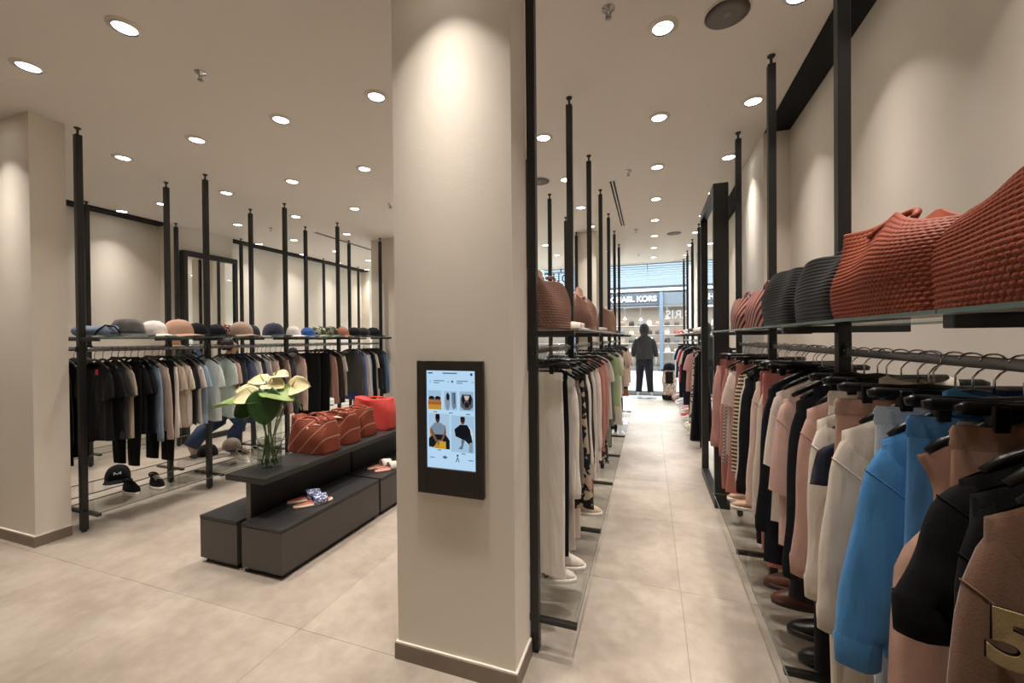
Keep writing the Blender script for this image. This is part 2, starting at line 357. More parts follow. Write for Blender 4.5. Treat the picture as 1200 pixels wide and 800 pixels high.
def shelf(x, y0, y1, z, half, label, group):
    t = thing('glass_shelf', (x, (y0+y1)/2, z), label, 'shelf', group)
    G().box((0, 0, 0), (half*2-.002, y1-y0-.006, .008)).obj('pane', M_glass, t, False)
    e = G()
    for s in (-1, 1): e.box((s*half, 0, 0), (.0025, y1-y0-.006, .0085))
    e.obj('polished_edge', M_edge, t, False)
def rail(x, y0, y1, label, group):
    o = G().box((0, 0, 0), (.012, y1-y0-.075, .026), .002).obj('clothes_rail', M_steel); o.location = (x, (y0+y1)/2, RAILZ-.013)
    tag(o, label, 'rail', group)
def rack(x, ys, rn, bays=None, low=True, up=True, rails=True):
    for i, y in enumerate(ys):
        post(x, y, f'black steel ceiling post, {ORD[i]} from the front, {rn}', 'black ceiling posts', low, up)
    for i in range(len(ys)-1):
        if bays is not None and i not in bays: continue
        if up: shelf(x, ys[i], ys[i+1], SHZ-.004, .215, f'upper glass shelf, {ORD[i]} bay from the front, {rn}', 'glass shelves')
        if low: shelf(x, ys[i], ys[i+1], LOWZ-.003, .2, f'low glass shelf near the floor, {ORD[i]} bay from the front, {rn}', 'glass shelves')
        if rails: rail(x, ys[i], ys[i+1], f'steel clothes rail, {ORD[i]} bay from the front, {rn}', 'clothes rails')
XLF, XLB, XLW, XAL, XA2, XR1 = -4.26, -4.85, -6.40, -.53, -1.11, .70
rack(XLF, [1.925, 2.89, 3.83, 4.72, 5.69], 'left front rack')
rack(XLB, [1.93, 2.89, 3.845, 4.72, 5.64], 'left rear rack')
rack(XLW, [2.02, 2.96, 3.93, 4.9, 6.69, 7.74], 'left wall rack', bays=(0, 1, 3, 4))
rack(XAL, [1.865, 2.84, 3.80, 4.72, 5.67, 6.62, 7.6], 'aisle left rack')
rack(XA2, [2.75, 3.7, 4.66, 5.62, 6.48], 'rear row left of aisle', rails=False)
rack(XR1, [-.05, .93, 1.88, 2.83, 3.80], 'right wall rack near camera')
rack(XR1, [5.73, 6.66, 7.67, 8.66, 9.55], 'right wall rack beyond mirror')

# ------------------------------------------------------------------ mirrors
def mirror(name, x, y0, y1, ztop, d, side, label):
    t = thing(name, (x, (y0+y1)/2, 0), label, 'mirror')
    L = y1-y0; fw = .055
    g = [G().box((0, -L/2+fw/2, ztop/2), (d, fw, ztop), .003), G().box((0, L/2-fw/2, ztop/2), (d, fw, ztop), .003), G().box((0, 0, ztop-.04), (d, L-2*fw, .08), .003), G().box((0, 0, .04), (d, L-2*fw, .08), .003)]
    for q in g: q.obj('frame_bar', M_black, t, False)
    G().box((-side*d*.15, 0, ztop/2), (d*.6, L-2*fw, ztop-.16)).obj('backing', M_unitblk, t, False)
    G().box((side*(d*.15+.006), 0, ztop/2), (.006, L-2*fw-.004, ztop-.165)).obj('mirror_glass', M_mirror, t, False)
mirror('standing_mirror', .585, 3.905, 4.86, 2.83, .12, -1, 'tall black framed mirror standing at the right side of the aisle')
mirror('wall_mirror', -6.44, 4.02, 4.83, 2.83, .1, 1, 'black framed full height mirror against the left wall behind the hats')
#--PART2--
# ------------------------------------------------------------------ display bench (two low cubes each side of a T shaped table)
def cube_unit(x0, x1, y0, y1, label):
    t = thing('display_plinth', ((x0+x1)/2, (y0+y1)/2, 0), label, 'bench', 'low charcoal display plinths')
    w, d = x1-x0, y1-y0
    G().box((0, 0, .0175), (w-.05, d-.05, .035)).obj('recessed_base', M_unitblk, t, False)
    G().box((0, 0, .165), (w, d, .262), .0015).obj('body', M_unit, t, False)
    G().box((0, 0, .309), (w+.002, d+.002, .022), .002).obj('top', M_unittop, t, False)
cube_unit(-2.905, -2.563, 1.905, 2.87, 'low charcoal plinth nearest the left racks, left of the table panel')
cube_unit(-2.52, -2.178, 1.905, 2.86, 'low charcoal plinth carrying the blue patterned slides, nearest the camera')
cube_unit(-2.52, -2.178, 2.885, 3.85, 'low charcoal plinth further back carrying the pale slides')
cube_unit(-2.905, -2.563, 2.895, 3.85, 'low charcoal plinth further back left of the table panel')
t = thing('display_table', (-2.5415, 2.9, 0), 'long black T shaped display table with a vase and totes on top', 'table')
G().box((0, 0, .585), (.35, 1.91, .04), .002).obj('tabletop', M_unittop, t, False)
G().box((0, -.45, .2825), (.034, .945, .555), .001).obj('support_panel', M_unitblk, t, False)
G().box((0, .5, .2825), (.034, .9, .555), .001).obj('support_panel', M_unitblk, t, False)
G().box((0, -.926, .2825), (.036, .006, .555)).obj('edge_strip', plain('satin edge strip', '#5a534c', .4), t, False)

# ------------------------------------------------------------------ garments
def lerp(a, b, t): return a+(b-a)*t
def ztop(x, neck, zs, dip, slope):
    ax = abs(x)
    if ax < neck: return zs-dip*math.sqrt(max(0, 1-(ax/neck)**2))
    return zs-(ax-neck)*slope
def g_body(w0, wh, zb, T, neck=.08, dipf=.055, dipb=.012, zs=-.125, slope=.55, seed=0, A=.011, arm=0.0, flare=1.0, nx=17):
    r = np.random.default_rng(seed); ph = r.uniform(0, 6.28, 6); kk = r.uniform(2.0, 5.0, 3)
    s = np.linspace(-1, 1, nx); s = np.sign(s)*np.abs(s)**.85
    vs = [0, .015, .04, .08, .13, .19, .26, .34, .42, .5, .58, .66, .74, .82, .89, .94, .98, 1.0]
    rows = []
    for v in vs:
        base = lerp(w0, wh, min(1, v/1.0)**flare) if v > 0 else w0
        w = base
        if arm and v < .36: w = base-arm*math.sin(PI*min(1, v/.36))**.8
        t = .006+(T-.006)*min(1, v/.14)**.6
        if v > .93: t *= 1-.18*(v-.93)/.07
        ring = []
        for front in (True, False):
            seq = s if front else s[::-1]
            for q in seq[:-1] if True else seq:
                x = w*q; xt = w0*q
                zt = ztop(xt, neck, zs, dipf if front else dipb, slope)
                z = zt*(1-v)+zb*v + v*.006*math.sin(5*q+ph[3])
                th = t*max(0, 1-abs(q)**3.2)**.5
                off = A*(.25+v)*(math.sin(kk[0]*q*1.6+ph[0])+.6*math.sin(kk[1]*q*2.3+ph[1]+2*v)+.5*math.sin(3*v+ph[2]))
                th *= 1+.4*v*math.sin(kk[2]*q*3+ph[4]+(0 if front else 2))
                ring.append((x, (-th if front else th)+off, z))
        rows.append(ring)
    return G().loft(rows, False, False)
def g_sleeve(side, w0, zsh, kind, seed=0, T=.026, full=1.0, L=None, fl=.03):
    """sleeve tube between an outer and an inner edge curve"""
    r = np.random.default_rng(seed+side*31); sw = r.uniform(-.016, .016); ph = r.uniform(0, 6, 4)
    if kind == 'short':
        L = L or .20
        O = [(w0-.02, zsh+.004), (w0+.008, zsh-.022), (w0+.022, zsh-.07), (w0+.034+fl*.3, zsh-.7*L), (w0+.04+fl*.4, zsh-L)]
        I = [(w0-.10, zsh-.17), (w0-.095, zsh-.185), (w0-.09, zsh-.2), (w0-.088, zsh-.2-.2*L), (w0-.085, zsh-L-.045)]
        b = [.55*T, .95*T, T*1.05, T*1.05, T]
    else:
        L = (L or .52)+.05; O = []; I = []; b = []
        for i in range(13):
            q = i/12; z = zsh-L*q
            O.append((w0-.02+.034*min(1, q*5)**.6 + fl*q**.85 + .005*math.sin(q*9+ph[0])*q, zsh+.004-(L)*q*1.0))
            wd = (.175*full)*(1-.36*q)
            I.append((O[-1][0]-max(.085, wd)*(1-.25*(q > .95)), zsh-.17-(L-.17)*q+.0))
            b.append(T*(.55 if i == 0 else 1.08-.3*max(0, q-.7)/.3))
    rings = []; n = 18
    for i in range(len(O)):
        o_ = np.array(O[i]); i_ = np.array(I[i]); c = (o_+i_)/2; h = (o_-i_)/2
        q = i/(len(O)-1); yo = sw*q
        ring = []
        for k in range(n):
            a = 2*PI*k/n
            wr = 1+.16*q*math.sin(3*a+ph[1]+3*q)+.10*math.sin(q*16+ph[2]+2*math.cos(a))*(.3+q)
            ring.append((side*(c[0]+h[0]*math.cos(a)), yo+b[i]*math.sin(a)*wr, c[1]+h[1]*math.cos(a)))
        rings.append(ring)
    return G().loft(rings, False, False), rings, None
def g_neckloop(neck, zs, dipf, dipb, T=.012, n=26, grow=0, dz=0):
    out = []
    for k in range(n):
        a = 2*PI*k/n; x = (neck+grow)*math.cos(a); f = math.sin(a) < 0
        z = zs-(dipf if f else dipb)*abs(math.sin(a))+dz
        out.append((x, (T+grow)*math.sin(a), z))
    return out
HANG = {}
def hanger_meshes():
    pts = [(0, 0, -.098), (0, 0, -.05), (.006, 0, -.042)]
    for k in range(0, 11):
        a = -PI*.35 + k*PI*1.25/10
        pts.append((.025*math.cos(a)-.001, 0, -.016+.022*math.sin(a)+.0))
    g = G().tube(pts, .0022, 7); HANG['hook'] = g.mesh('hook'); HANG['hook'].materials.append(M_chrome)
    g = G().tube([(-.185, 0, -.178), (-.16, 0, -.158), (-.1, 0, -.126), (-.04, 0, -.1), (0, 0, -.092), (.04, 0, -.1), (.1, 0, -.126), (.16, 0, -.158), (.185, 0, -.178)], [.006, .008, .0085, .008, .008, .008, .0085, .008, .006], 8, flat=(1.0, 1.25))
    HANG['shoulder_bar'] = g.mesh('shoulder_bar'); HANG['shoulder_bar'].materials.append(M_blackpl)
    g = G().tube([(-.19, 0, -.093), (-.175, 0, -.09), (-.05, 0, -.09), (0, 0, -.086), (.05, 0, -.09), (.175, 0, -.09), (.19, 0, -.093)], [.007, .0105, .0075, .0085, .0075, .0105, .007], 10, flat=(.8, 1.3))
    HANG['bar'] = g.mesh('bar'); HANG['bar'].materials.append(M_blackpl)
    g = G().box((0, 0, -.108), (.026, .024, .05), .003).box((0, -.006, -.132), (.03, .005, .03), .001).box((0, .006, -.132), (.03, .005, .03), .001)
    HANG['clip'] = g.mesh('clip'); HANG['clip'].materials.append(M_blackpl)
    for k in ('hook', 'shoulder_bar', 'bar'): HANG[k].shade_smooth()
hanger_meshes()
def hanger(kind, loc, rz, label, rack, clipx=.13):
    t = thing('coat_hanger' if kind == 'top' else 'clip_hanger', loc, label, 'hanger', f'hangers on the {rack}', rz)
    for k in (('hook', 'shoulder_bar') if kind == 'top' else ('hook', 'bar')):
        o = bpy.data.objects.new(k, HANG[k]); COL.objects.link(o); o.parent = t
    if kind != 'top':
        for s in (-clipx, clipx):
            o = bpy.data.objects.new('clip', HANG['clip']); COL.objects.link(o); o.parent = t; o.location = (s, 0, 0)
KN = {'tee': 'tee', 'shirt': 'long_sleeved_shirt', 'sweat': 'sweatshirt', 'hoodie': 'hooded_sweatshirt', 'jacket': 'jacket', 'tank': 'sleeveless_top', 'pants': 'trousers', 'dress': 'dress', 'skirt': 'skirt', 'blouse': 'blouse', 'shorts': 'shorts'}
KC = {'tee': 'shirt', 'shirt': 'shirt', 'sweat': 'sweatshirt', 'hoodie': 'sweatshirt', 'jacket': 'jacket', 'tank': 'top', 'pants': 'trousers', 'dress': 'dress', 'skirt': 'skirt', 'blouse': 'blouse', 'shorts': 'shorts'}
SEED = [100]
def garment(kind, x, y, col, label, rack, rz=0.0, dz=0.0, L=None, W=None, T=None, pat=None, col2='#141414', psc=60, sl=None, trim=None, cuff=None, num=None, sleeveL=None, hem=True, tagc=None, fl=.03):
    SEED[0] += 1; sd = SEED[0]
    t = thing(KN[kind], (x, y, RAILZ+.002+dz), label, KC[kind], f'clothes on the {rack}', rz)
    m = fabric(col, pat, col2, psc); mt = fabric(trim) if trim else m
    rr = np.random.default_rng(sd)
    if kind in ('pants', 'shorts', 'skirt'):
        W = W or .19; zb = -(L or 1.05); z0 = -.122; T = T or .017
        # waistband: ribbed loop
        n = 44; rings = []
        for z, k in ((z0, .0), (z0-.012, 1), (z0-.024, .6), (z0-.036, 1), (z0-.046, .4)):
            rings.append([((W-.006*(1-k))*math.cos(2*PI*j/n), (T*.8+.0016*k*math.sin(j*5))*math.sin(2*PI*j/n), z) for j in range(n)])
        G().loft(rings, False, False).obj('waistband', mt, t)
        if kind == 'skirt':
            rings = []
            for i in range(12):
                v = i/11; w = lerp(W-.004, W+.06, v)
                rings.append([(w*math.cos(2*PI*j/n), (T+.012*v)*math.sin(2*PI*j/n)*(1+.3*v*math.sin(j*1.7)) + .006*v*math.sin(4*math.cos(2*PI*j/n)+sd), lerp(z0-.044, zb, v)) for j in range(n)])
            G().loft(rings, False, False).obj('skirt_panel', m, t)
        else:
            cz = -.42 if kind == 'pants' else -.36
            for s in (-1, 1):
                rings = []; n2 = 22; hw = rr.uniform(.074, .092) if kind == 'pants' else .1
                sway = rr.uniform(-.014, .014)
                for i in range(15):
                    v = i/14; z = lerp(z0-.044, zb, v)
                    if z > cz:
                        q = (z0-.044-z)/(z0-.044-cz); xi = -.012*(1-q)+.002*q; xo = lerp(W-.004, W+.004, q)
                    else:
                        q = (cz-z)/(cz-zb); xi = lerp(.002, W*.5-hw*.85, q); xo = lerp(W+.004, W*.5+hw*.95, q)
                    cxx = (xi+xo)/2; ww = (xo-xi)/2; th = T*(1+.25*math.sin(v*PI))*(1+.05*math.sin(v*13+sd))
                    rings.append([(s*(cxx+ww*math.cos(2*PI*j/n2)), th*math.sin(2*PI*j/n2)*(1+.12*math.sin(3*j+sd)) + sway*v*v + .004*v*math.sin(7*v+sd), z) for j in range(n2)])
                leg = G().loft(rings, False, False).obj('leg', m, t)
                if cuff:
                    r1 = [[(c[0]*1.0+s*0+ (c[0]-s*W*.5)*.04, c[1]*1.12, c[2]+dzz) for c in rings[-1]] for dzz in (.05, .045, .0, -.004)]
                    G().loft(r1, False, False).obj('turned_up_cuff', mt, leg)
        hanger('clip', (x, y, RAILZ+.002+dz), rz, f'black clip hanger holding the {label.split(" on the ")[0]} on the {rack}', rack, min(.13, W-.06))
        return t
    neck = .078; zs = -.125; slope = .5; dipf = .05; dipb = .012
    w0 = (W or .205); T = T or .021; zb = -(L or .74); wh = w0+.02; flare = 1.0; arm = 0
    if kind == 'tank': arm = .05; w0 = (W or .16); wh = w0+.05; flare = .45
    if kind == 'dress': wh = w0+.06; zb = -(L or 1.0)
    if kind in ('sweat', 'hoodie'): T = T*1.15; wh = w0+.01
    zsh = zs-(w0-neck)*slope
    body = g_body(w0, wh, zb, T, neck, dipf, dipb, zs, slope, sd, arm=arm, flare=flare).obj('body', m, t)
    slv = sl or {'tee': 'short', 'blouse': 'short', 'tank': None, 'dress': 'long' if not sl else sl}.get(kind, 'long')
    if sl == 'none': slv = None
    if slv:
        for s in (-1, 1):
            g, rgs, cc = g_sleeve(s, w0, zsh, slv, sd, T*1.0, full=1.05 if kind in ('sweat', 'hoodie', 'jacket') else .92, L=sleeveL, fl=fl)
            so = g.obj('sleeve', m, t); last = rgs[-1]
            if kind in ('sweat', 'hoodie', 'blouse'):
                ri = np.array(rgs[2]); rc = ri.mean(0); rs = ((ri-rc)*1.015+rc); G().tube(list(rs)+[rs[0]], .0013, 5, caps=False).obj('seam', m, so)
            if kind in ('sweat', 'hoodie', 'shirt', 'jacket') and slv == 'long':
                la = np.array(last); c0 = la.mean(0); rings = []
                for q, dzz in ((1.02, .004), (1.06, -.004), (1.04, -.03), (1.0, -.062), (.9, -.064)):
                    rr2 = (la-c0)*q*(1 if kind != 'shirt' else .96)+c0; rr2[:, 2] += dzz; rings.append(rr2)
                G().loft(rings, False, False).obj('cuff', mt, so)
            if num and s == -1:
                tx = text_mesh(num, .095, .003, 'number_patch', fabric('#8d7a55'), so, .004, 1.0)
                tx.matrix_parent_inverse = Matrix(); tx.rotation_euler = (PI/2, 0, math.radians(-30)); tx.location = (-(w0+.0), -T*1.6, zsh-.14)
                t2 = text_mesh(num, .095, .002, 'number_outline', fabric('#1b1712'), so, .005, 1.0)
                t2.rotation_euler = tx.rotation_euler; t2.location = (-(w0+.0), -T*1.53, zsh-.14)
    # neck
    if kind in ('shirt', 'jacket'):
        a = g_neckloop(neck*.9, zs, dipf*.8, dipb, .016); b = g_neckloop(neck*.82, zs+.03, dipf*.55, 0, .02); c = g_neckloop(neck*.98, zs+.004, dipf*.9, 0, .03)
        G().loft([a, b, c], False, False).obj('collar', mt, t)
        g = G()
        for i in range(7):
            pass
        G().box((0, -T-.004, (zs-dipf+zb)/2), (.028, .005, abs(zb-(zs-dipf))-.02), .001).obj('placket', mt, t, False)
    elif kind in ('hoodie',):
        rings = [g_neckloop(neck*q, zs+dzz, dipf*d2, dipb, ty) for q, dzz, d2, ty in ((1.0, -.01, 1, .016), (1.12, .02, .8, .03), (1.1, .05, .5, .036), (.85, .06, .4, .026))]
        G().loft(rings, False, False).obj('hood', mt, t)
        G().box((0, -T-.006, zb+.17), (.2, .006, .16), .003).obj('pouch_pocket', m, t, False)
    elif kind != 'tank' or True:
        lp = g_neckloop(neck*.98, zs-.004, dipf, dipb, .012); lp2 = g_neckloop(neck*.9, zs+.01, dipf, dipb, .016); lp3 = g_neckloop(neck*.86, zs+.002, dipf, dipb, .012)
        G().loft([lp, lp2, lp3], False, False).obj('collar', mt, t)
    if kind in ('sweat', 'hoodie') and hem:
        n = 40; rings = []
        for q, dzz in ((1.0, .012), (1.03, .0), (.99, -.03), (.95, -.062), (.9, -.06)):
            rings.append([((wh-.006)*q*math.cos(2*PI*j/n), (T*1.15*q)*math.sin(2*PI*j/n)*1.0, zb+.004+dzz) for j in range(n)])
        G().loft(rings, False, False).obj('hem_rib', mt, t)
    if tagc:
        G().box((.09, -T-.01, -.19), (.03, .002, .045), .0).obj('swing_tag', plain('pink card', tagc, .6), t, False)
    hanger('top', (x, y, RAILZ+.002+dz), rz, f'black hanger holding the {label.split(" on the ")[0]} on the {rack}', rack)
    return t
POSTS = {'left rack': [1.925, 2.89, 3.83, 4.72, 5.69], 'rear rack': [1.93, 2.89, 3.845, 4.72, 5.64], 'aisle rack': [1.865, 2.84, 3.80, 4.72, 5.67, 6.62, 7.6], 'right rack': [.93, 1.88, 2.83, 3.80], 'far rack': [5.73, 6.66, 7.67, 8.66, 9.55]}
def rack_clothes(rack, x, items, jit=.012):
    items = [list(i) for i in items]
    for it in items:                                            # keep clear of the uprights
        for p in POSTS[rack]:
            if abs(it[0]-p) < .058: it[0] = p+(.058 if it[0] >= p else -.058)
    n = len(items)
    for i, it in enumerate(items):
        y, kind, col, short = it[:4]; o = dict(it[4]) if len(it) > 4 else {}
        if rack == 'aisle rack' and kind not in ('pants', 'skirt', 'shorts'): o.setdefault('W', .17); o.setdefault('fl', .012)
        if rack == 'aisle rack' and kind in ('pants', 'skirt') and y > 2.2: o['W'] = .135
        if rack == 'right rack' and kind not in ('pants', 'skirt', 'shorts'): o.setdefault('W', .2)
        if n == 1: lab = f'{short} hanging on the {rack}'
        elif i == 0: lab = f'{short} on the {rack}, nearest, before the {items[1][3]}'
        elif i == n-1: lab = f'{short} on the {rack}, furthest, after the {items[i-1][3]}'
        else: lab = f'{short} on the {rack} between {items[i-1][3]} and {items[i+1][3]}'
        gap = min([abs(items[j][0]-y) for j in (i-1, i+1) if 0 <= j < n] or [.06])
        if kind not in ('pants', 'skirt', 'shorts'): o['T'] = min(o.get('T', .021), max(.012, .42*gap))
        rz = o.pop('rz', RNG.uniform(-.035, .035)); dx = o.pop('dx', RNG.uniform(-jit, jit))
        garment(kind, x+dx, y, col, lab, rack, rz, **o)
rack_clothes('left rack', XLF, [
 (2.00, 'tee', '#171716', 'black tee', dict(tagc='#c03a55')), (2.06, 'tee', '#1b1b1b', 'faded black tee'), (2.11, 'tee', '#3a3836', 'charcoal tee', dict(tagc='#c03a55')), (2.155, 'tee', '#a89a87', 'stone tee'),
 (2.205, 'pants', '#0e0e10', 'black trousers', dict(L=1.0, W=.2)), (2.25, 'tee', '#15161a', 'ink tee'), (2.30, 'tee', '#191c24', 'midnight tee'), (2.345, 'shirt', '#8294a6', 'slate blue shirt'),
 (2.40, 'shirt', '#b5a195', 'mauve shirt'), (2.45, 'pants', '#101012', 'coal trousers', dict(L=1.02, W=.2)), (2.49, 'shirt', '#e6dcd0', 'ivory shirt'), (2.54, 'tee', '#bcad9b', 'sand tee'), (2.60, 'tee', '#d8cdbb', 'oatmeal tee'), (2.64, 'tee', '#26262a', 'graphite tee'),
 (2.69, 'tee', '#dacfc7', 'blush white tee'), (2.74, 'tee', '#a0b8ca', 'sky blue tee'),
 (2.835, 'tee', '#d6dedb', 'large white tee', dict(W=.215, rz=.06, dx=.03)), (3.03, 'tee', '#c2d1c9', 'mint tee'), (3.085, 'tee', '#bda193', 'dusty pink tee'), (3.14, 'shirt', '#3a424d', 'dark slate shirt'),
 (3.20, 'shirt', '#3d4a66', 'navy denim shirt'), (3.255, 'shirt', '#7e8a99', 'grey blue shirt'), (3.31, 'shirt', '#cfc6bc', 'off white shirt'), (3.37, 'shirt', '#25252a', 'soft black shirt'),
 (3.43, 'shirt', '#a9a8a8', 'silver shirt'), (3.49, 'shirt', '#8d7f74', 'taupe shirt'), (3.545, 'shirt', '#bfaa9b', 'beige shirt'), (3.61, 'jacket', '#2a2627', 'dark jacket'),
 (3.68, 'shirt', '#bb9d8f', 'rose beige shirt'), (3.75, 'shirt', '#42454f', 'blue charcoal shirt'), (3.92, 'shirt', '#cbb3a5', 'pale pink shirt'),
 (4.14, 'pants', '#17181a', 'black work trousers', dict(L=1.05, W=.2, rz=.2)), (4.31, 'pants', '#131416', 'jet trousers', dict(L=1.05, W=.2, rz=.2)), (4.45, 'shirt', '#a67f74', 'terracotta pink shirt'),
 (4.55, 'shirt', '#3b2d28', 'brown shirt'), (4.62, 'tee', '#b8b2a6', 'light grey tee'), (4.92, 'jacket', '#4b4a48', 'grey zip jacket', dict(W=.22, rz=.18, L=.72)),
 (5.02, 'shirt', '#4f66a8', 'cobalt shirt', dict(L=.85)), (5.10, 'shirt', '#d0c6b8', 'cream shirt'), (5.17, 'shirt', '#8fa3c6', 'light blue shirt'), (5.25, 'jacket', '#17171a', 'black long coat', dict(L=1.0)),
 (5.33, 'tee', '#c2b6a4', 'ecru tee'), (5.40, 'tee', '#1a1d26', 'navy tee'), (5.48, 'shirt', '#2a2e37', 'deep navy shirt'), (5.57, 'shirt', '#5d7899', 'denim shirt')])
rack_clothes('rear rack', XLB, [
 (2.02, 'jacket', '#131316', 'black coat', dict(L=1.0, tagc='#c03a55')), (2.08, 'shirt', '#18181c', 'black overshirt', dict(L=.95)), (2.14, 'jacket', '#1a1a1e', 'black parka', dict(L=.95)), (2.22, 'shirt', '#1d1f26', 'ink overshirt'),
 (3.0, 'shirt', '#58616e', 'grey overshirt'), (3.1, 'shirt', '#2c3342', 'blue overshirt'), (4.9, 'shirt', '#c7bfb2', 'white overshirt'), (5.0, 'shirt', '#6b6a68', 'ash overshirt'), (5.1, 'jacket', '#202024', 'black blazer')])
rack_clothes('aisle rack', XAL-.02, [
 (1.99, 'pants', '#f4ede2', 'white wide trousers', dict(L=1.13, W=.15, dx=.0, rz=-.25, cuff=1)), (2.075, 'pants', '#131419', 'navy black trousers', dict(L=1.08, W=.145, dx=-.0)), (2.15, 'sweat', '#f2ebe1', 'white sweater', dict(L=.75, dx=-.0)), (2.21, 'pants', '#e2d7ca', 'cream trousers', dict(L=1.12, W=.17)),
 (2.29, 'sweat', '#7c736b', 'taupe sweater'), (2.36, 'dress', '#1f2024', 'floral dress', dict(pat='camo', col2='#b9a78f', psc=17, L=.95, sl='none')), (2.45, 'pants', '#ddd2c4', 'ecru trousers', dict(L=1.16, W=.17)), (2.52, 'jacket', '#1d211e', 'camouflage jacket', dict(pat='camo', col2='#3c423b', psc=14, L=.9, sleeveL=.66)),
 (2.66, 'sweat', '#ece2d5', 'cream sweatshirt'), (2.76, 'jacket', '#2c2d31', 'charcoal jacket'), (2.87, 'shirt', '#e6ded4', 'white blouse shirt', dict(L=.95)), (2.97, 'pants', '#b25a4a', 'coral trousers', dict(L=1.12)), (3.06, 'shirt', '#cfc6bb', 'bone shirt', dict(L=.95)),
 (3.18, 'shirt', '#e6e0d6', 'crisp white shirt', dict(L=.9)), (3.42, 'shirt', '#b97d72', 'salmon shirt', dict(L=.9)), (3.6, 'skirt', '#3d3c3a', 'patterned skirt', dict(pat='spots', col2='#a9a49b', psc=40, L=1.05, W=.19)), (3.75, 'shirt', '#c39087', 'rose shirt'),
 (4.0, 'tee', '#d3cbc0', 'bright tee'), (4.2, 'jacket', '#6c7365', 'olive grey jacket', dict(L=.85)), (4.4, 'pants', '#8d9480', 'khaki trousers', dict(L=1.1)), (4.85, 'tee', '#a9b890', 'sage green tee', dict(rz=-.2, W=.2)), (5.0, 'dress', '#d3cabd', 'white dress', dict(L=1.0, sl='short')),
 (5.2, 'pants', '#191c27', 'navy trousers', dict(L=1.1)), (5.5, 'tee', '#d9d1c6', 'milk tee'), (5.9, 'tee', '#cfcac4', 'striped tee', dict(pat='vstripe', col2='#1b1b20', psc=10)), (6.1, 'tee', '#22242c', 'dark navy tee'), (6.3, 'pants', '#171a24', 'black slim trousers', dict(L=1.05)),
 (6.75, 'blouse', '#cdb4a2', 'beige blouse', dict(W=.22)), (6.95, 'shorts', '#15161b', 'black shorts', dict(L=.8)), (7.15, 'skirt', '#9a6b4c', 'caramel skirt', dict(L=.95)), (7.35, 'blouse', '#dbc7b7', 'peach blouse', dict(W=.21, rz=-.2))])
rack_clothes('right rack', XR1, [
 (.735, 'sweat', '#6b5140', 'brown numbered sweatshirt', dict(num='5', fl=.05, W=.225, L=.78, rz=.05, dx=-.05, T=.026)), (.815, 'sweat', '#101011', 'black sweatshirt', dict(W=.225, L=.8, T=.024, dx=-.01, fl=.02)), (.885, 'hoodie', '#0f0f10', 'jet black hoodie', dict(W=.215, T=.026, dx=.0, sleeveL=.16, fl=.07)),
 (.955, 'pants', '#a98673', 'blush trousers', dict(L=1.1, W=.2, dx=.03)), (1.0, 'tank', '#b08b79', 'blush sleeveless top', dict(L=.72, W=.2, T=.02, rz=.0)), (1.04, 'pants', '#7c756e', 'grey trousers', dict(L=1.15, W=.14)),
 (1.085, 'pants', '#4b82b5', 'blue trousers', dict(L=1.05, W=.19)), (1.14, 'hoodie', '#4a86bd', 'blue sweatshirt', dict(W=.20, T=.028, L=.62, rz=.06, fl=.085, sleeveL=.40)), (1.20, 'pants', '#b7c0c8', 'pale grey trousers', dict(L=1.0, W=.18)), (1.265, 'sweat', '#cdc2b2', 'cream sweatshirt', dict(W=.225, T=.026, L=.64, fl=.05, sleeveL=.41)),
 (1.315, 'pants', '#b3907f', 'rosy trousers', dict(L=.82, W=.2, cuff=1, dx=-.03)), (1.36, 'tank', '#1d2232', 'navy vest', dict(L=.36, W=.235, rz=.1)), (1.43, 'hoodie', '#cfc5b6', 'oat hoodie', dict(W=.235, T=.025, L=.64, fl=.02, sleeveL=.42)), (1.49, 'pants', '#cdc3b5', 'cream joggers', dict(L=1.05, W=.18)),
 (1.58, 'sweat', '#b28f82', 'dusty rose sweatshirt', dict(W=.215, T=.024, L=.68, sleeveL=.44)), (1.64, 'pants', '#17171b', 'black joggers', dict(L=1.1, W=.18)), (1.70, 'shirt', '#17171c', 'black long shirt', dict(L=.9)),
 (1.78, 'blouse', '#c3a196', 'rose blouse', dict(W=.215, sleeveL=.34)), (1.98, 'blouse', '#dacdc0', 'ivory blouse', dict(W=.21, sleeveL=.3)), (2.05, 'jacket', '#15171e', 'ink long jacket', dict(L=.95)), (2.13, 'pants', '#b9726a', 'pink wide trousers', dict(L=1.0, W=.21, cuff=1)),
 (2.19, 'sweat', '#d3c8ba', 'chalk sweatshirt', dict(L=.72)), (2.27, 'pants', '#a96a63', 'rose trousers', dict(L=1.0, W=.19)), (2.35, 'sweat', '#d7bfb3', 'pale pink sweatshirt', dict(L=.72)), (2.44, 'pants', '#1a1a1f', 'black culottes', dict(L=1.05, W=.19)), (2.52, 'jacket', '#16181d', 'black blazer', dict(L=.74)), (2.60, 'jacket', '#d2c7b8', 'cream blazer', dict(L=.74)),
 (2.69, 'tee', '#c8b79c', 'striped tee', dict(pat='stripe', col2='#3a332c', psc=14, L=.78, sl='long')), (2.90, 'skirt', '#b5776d', 'pink skirt', dict(L=.95, W=.19)), (3.0, 'blouse', '#d6c8bb', 'cream blouse', dict(W=.215)), (3.1, 'jacket', '#5f5350', 'checked jacket', dict(pat='check', col2='#c2aca4', psc=90, L=.8)), (3.25, 'shirt', '#b57f78', 'dusky pink shirt'), (3.4, 'pants', '#a86f66', 'old rose trousers', dict(L=1.1)), (3.55, 'shirt', '#b98c84', 'soft pink shirt')])
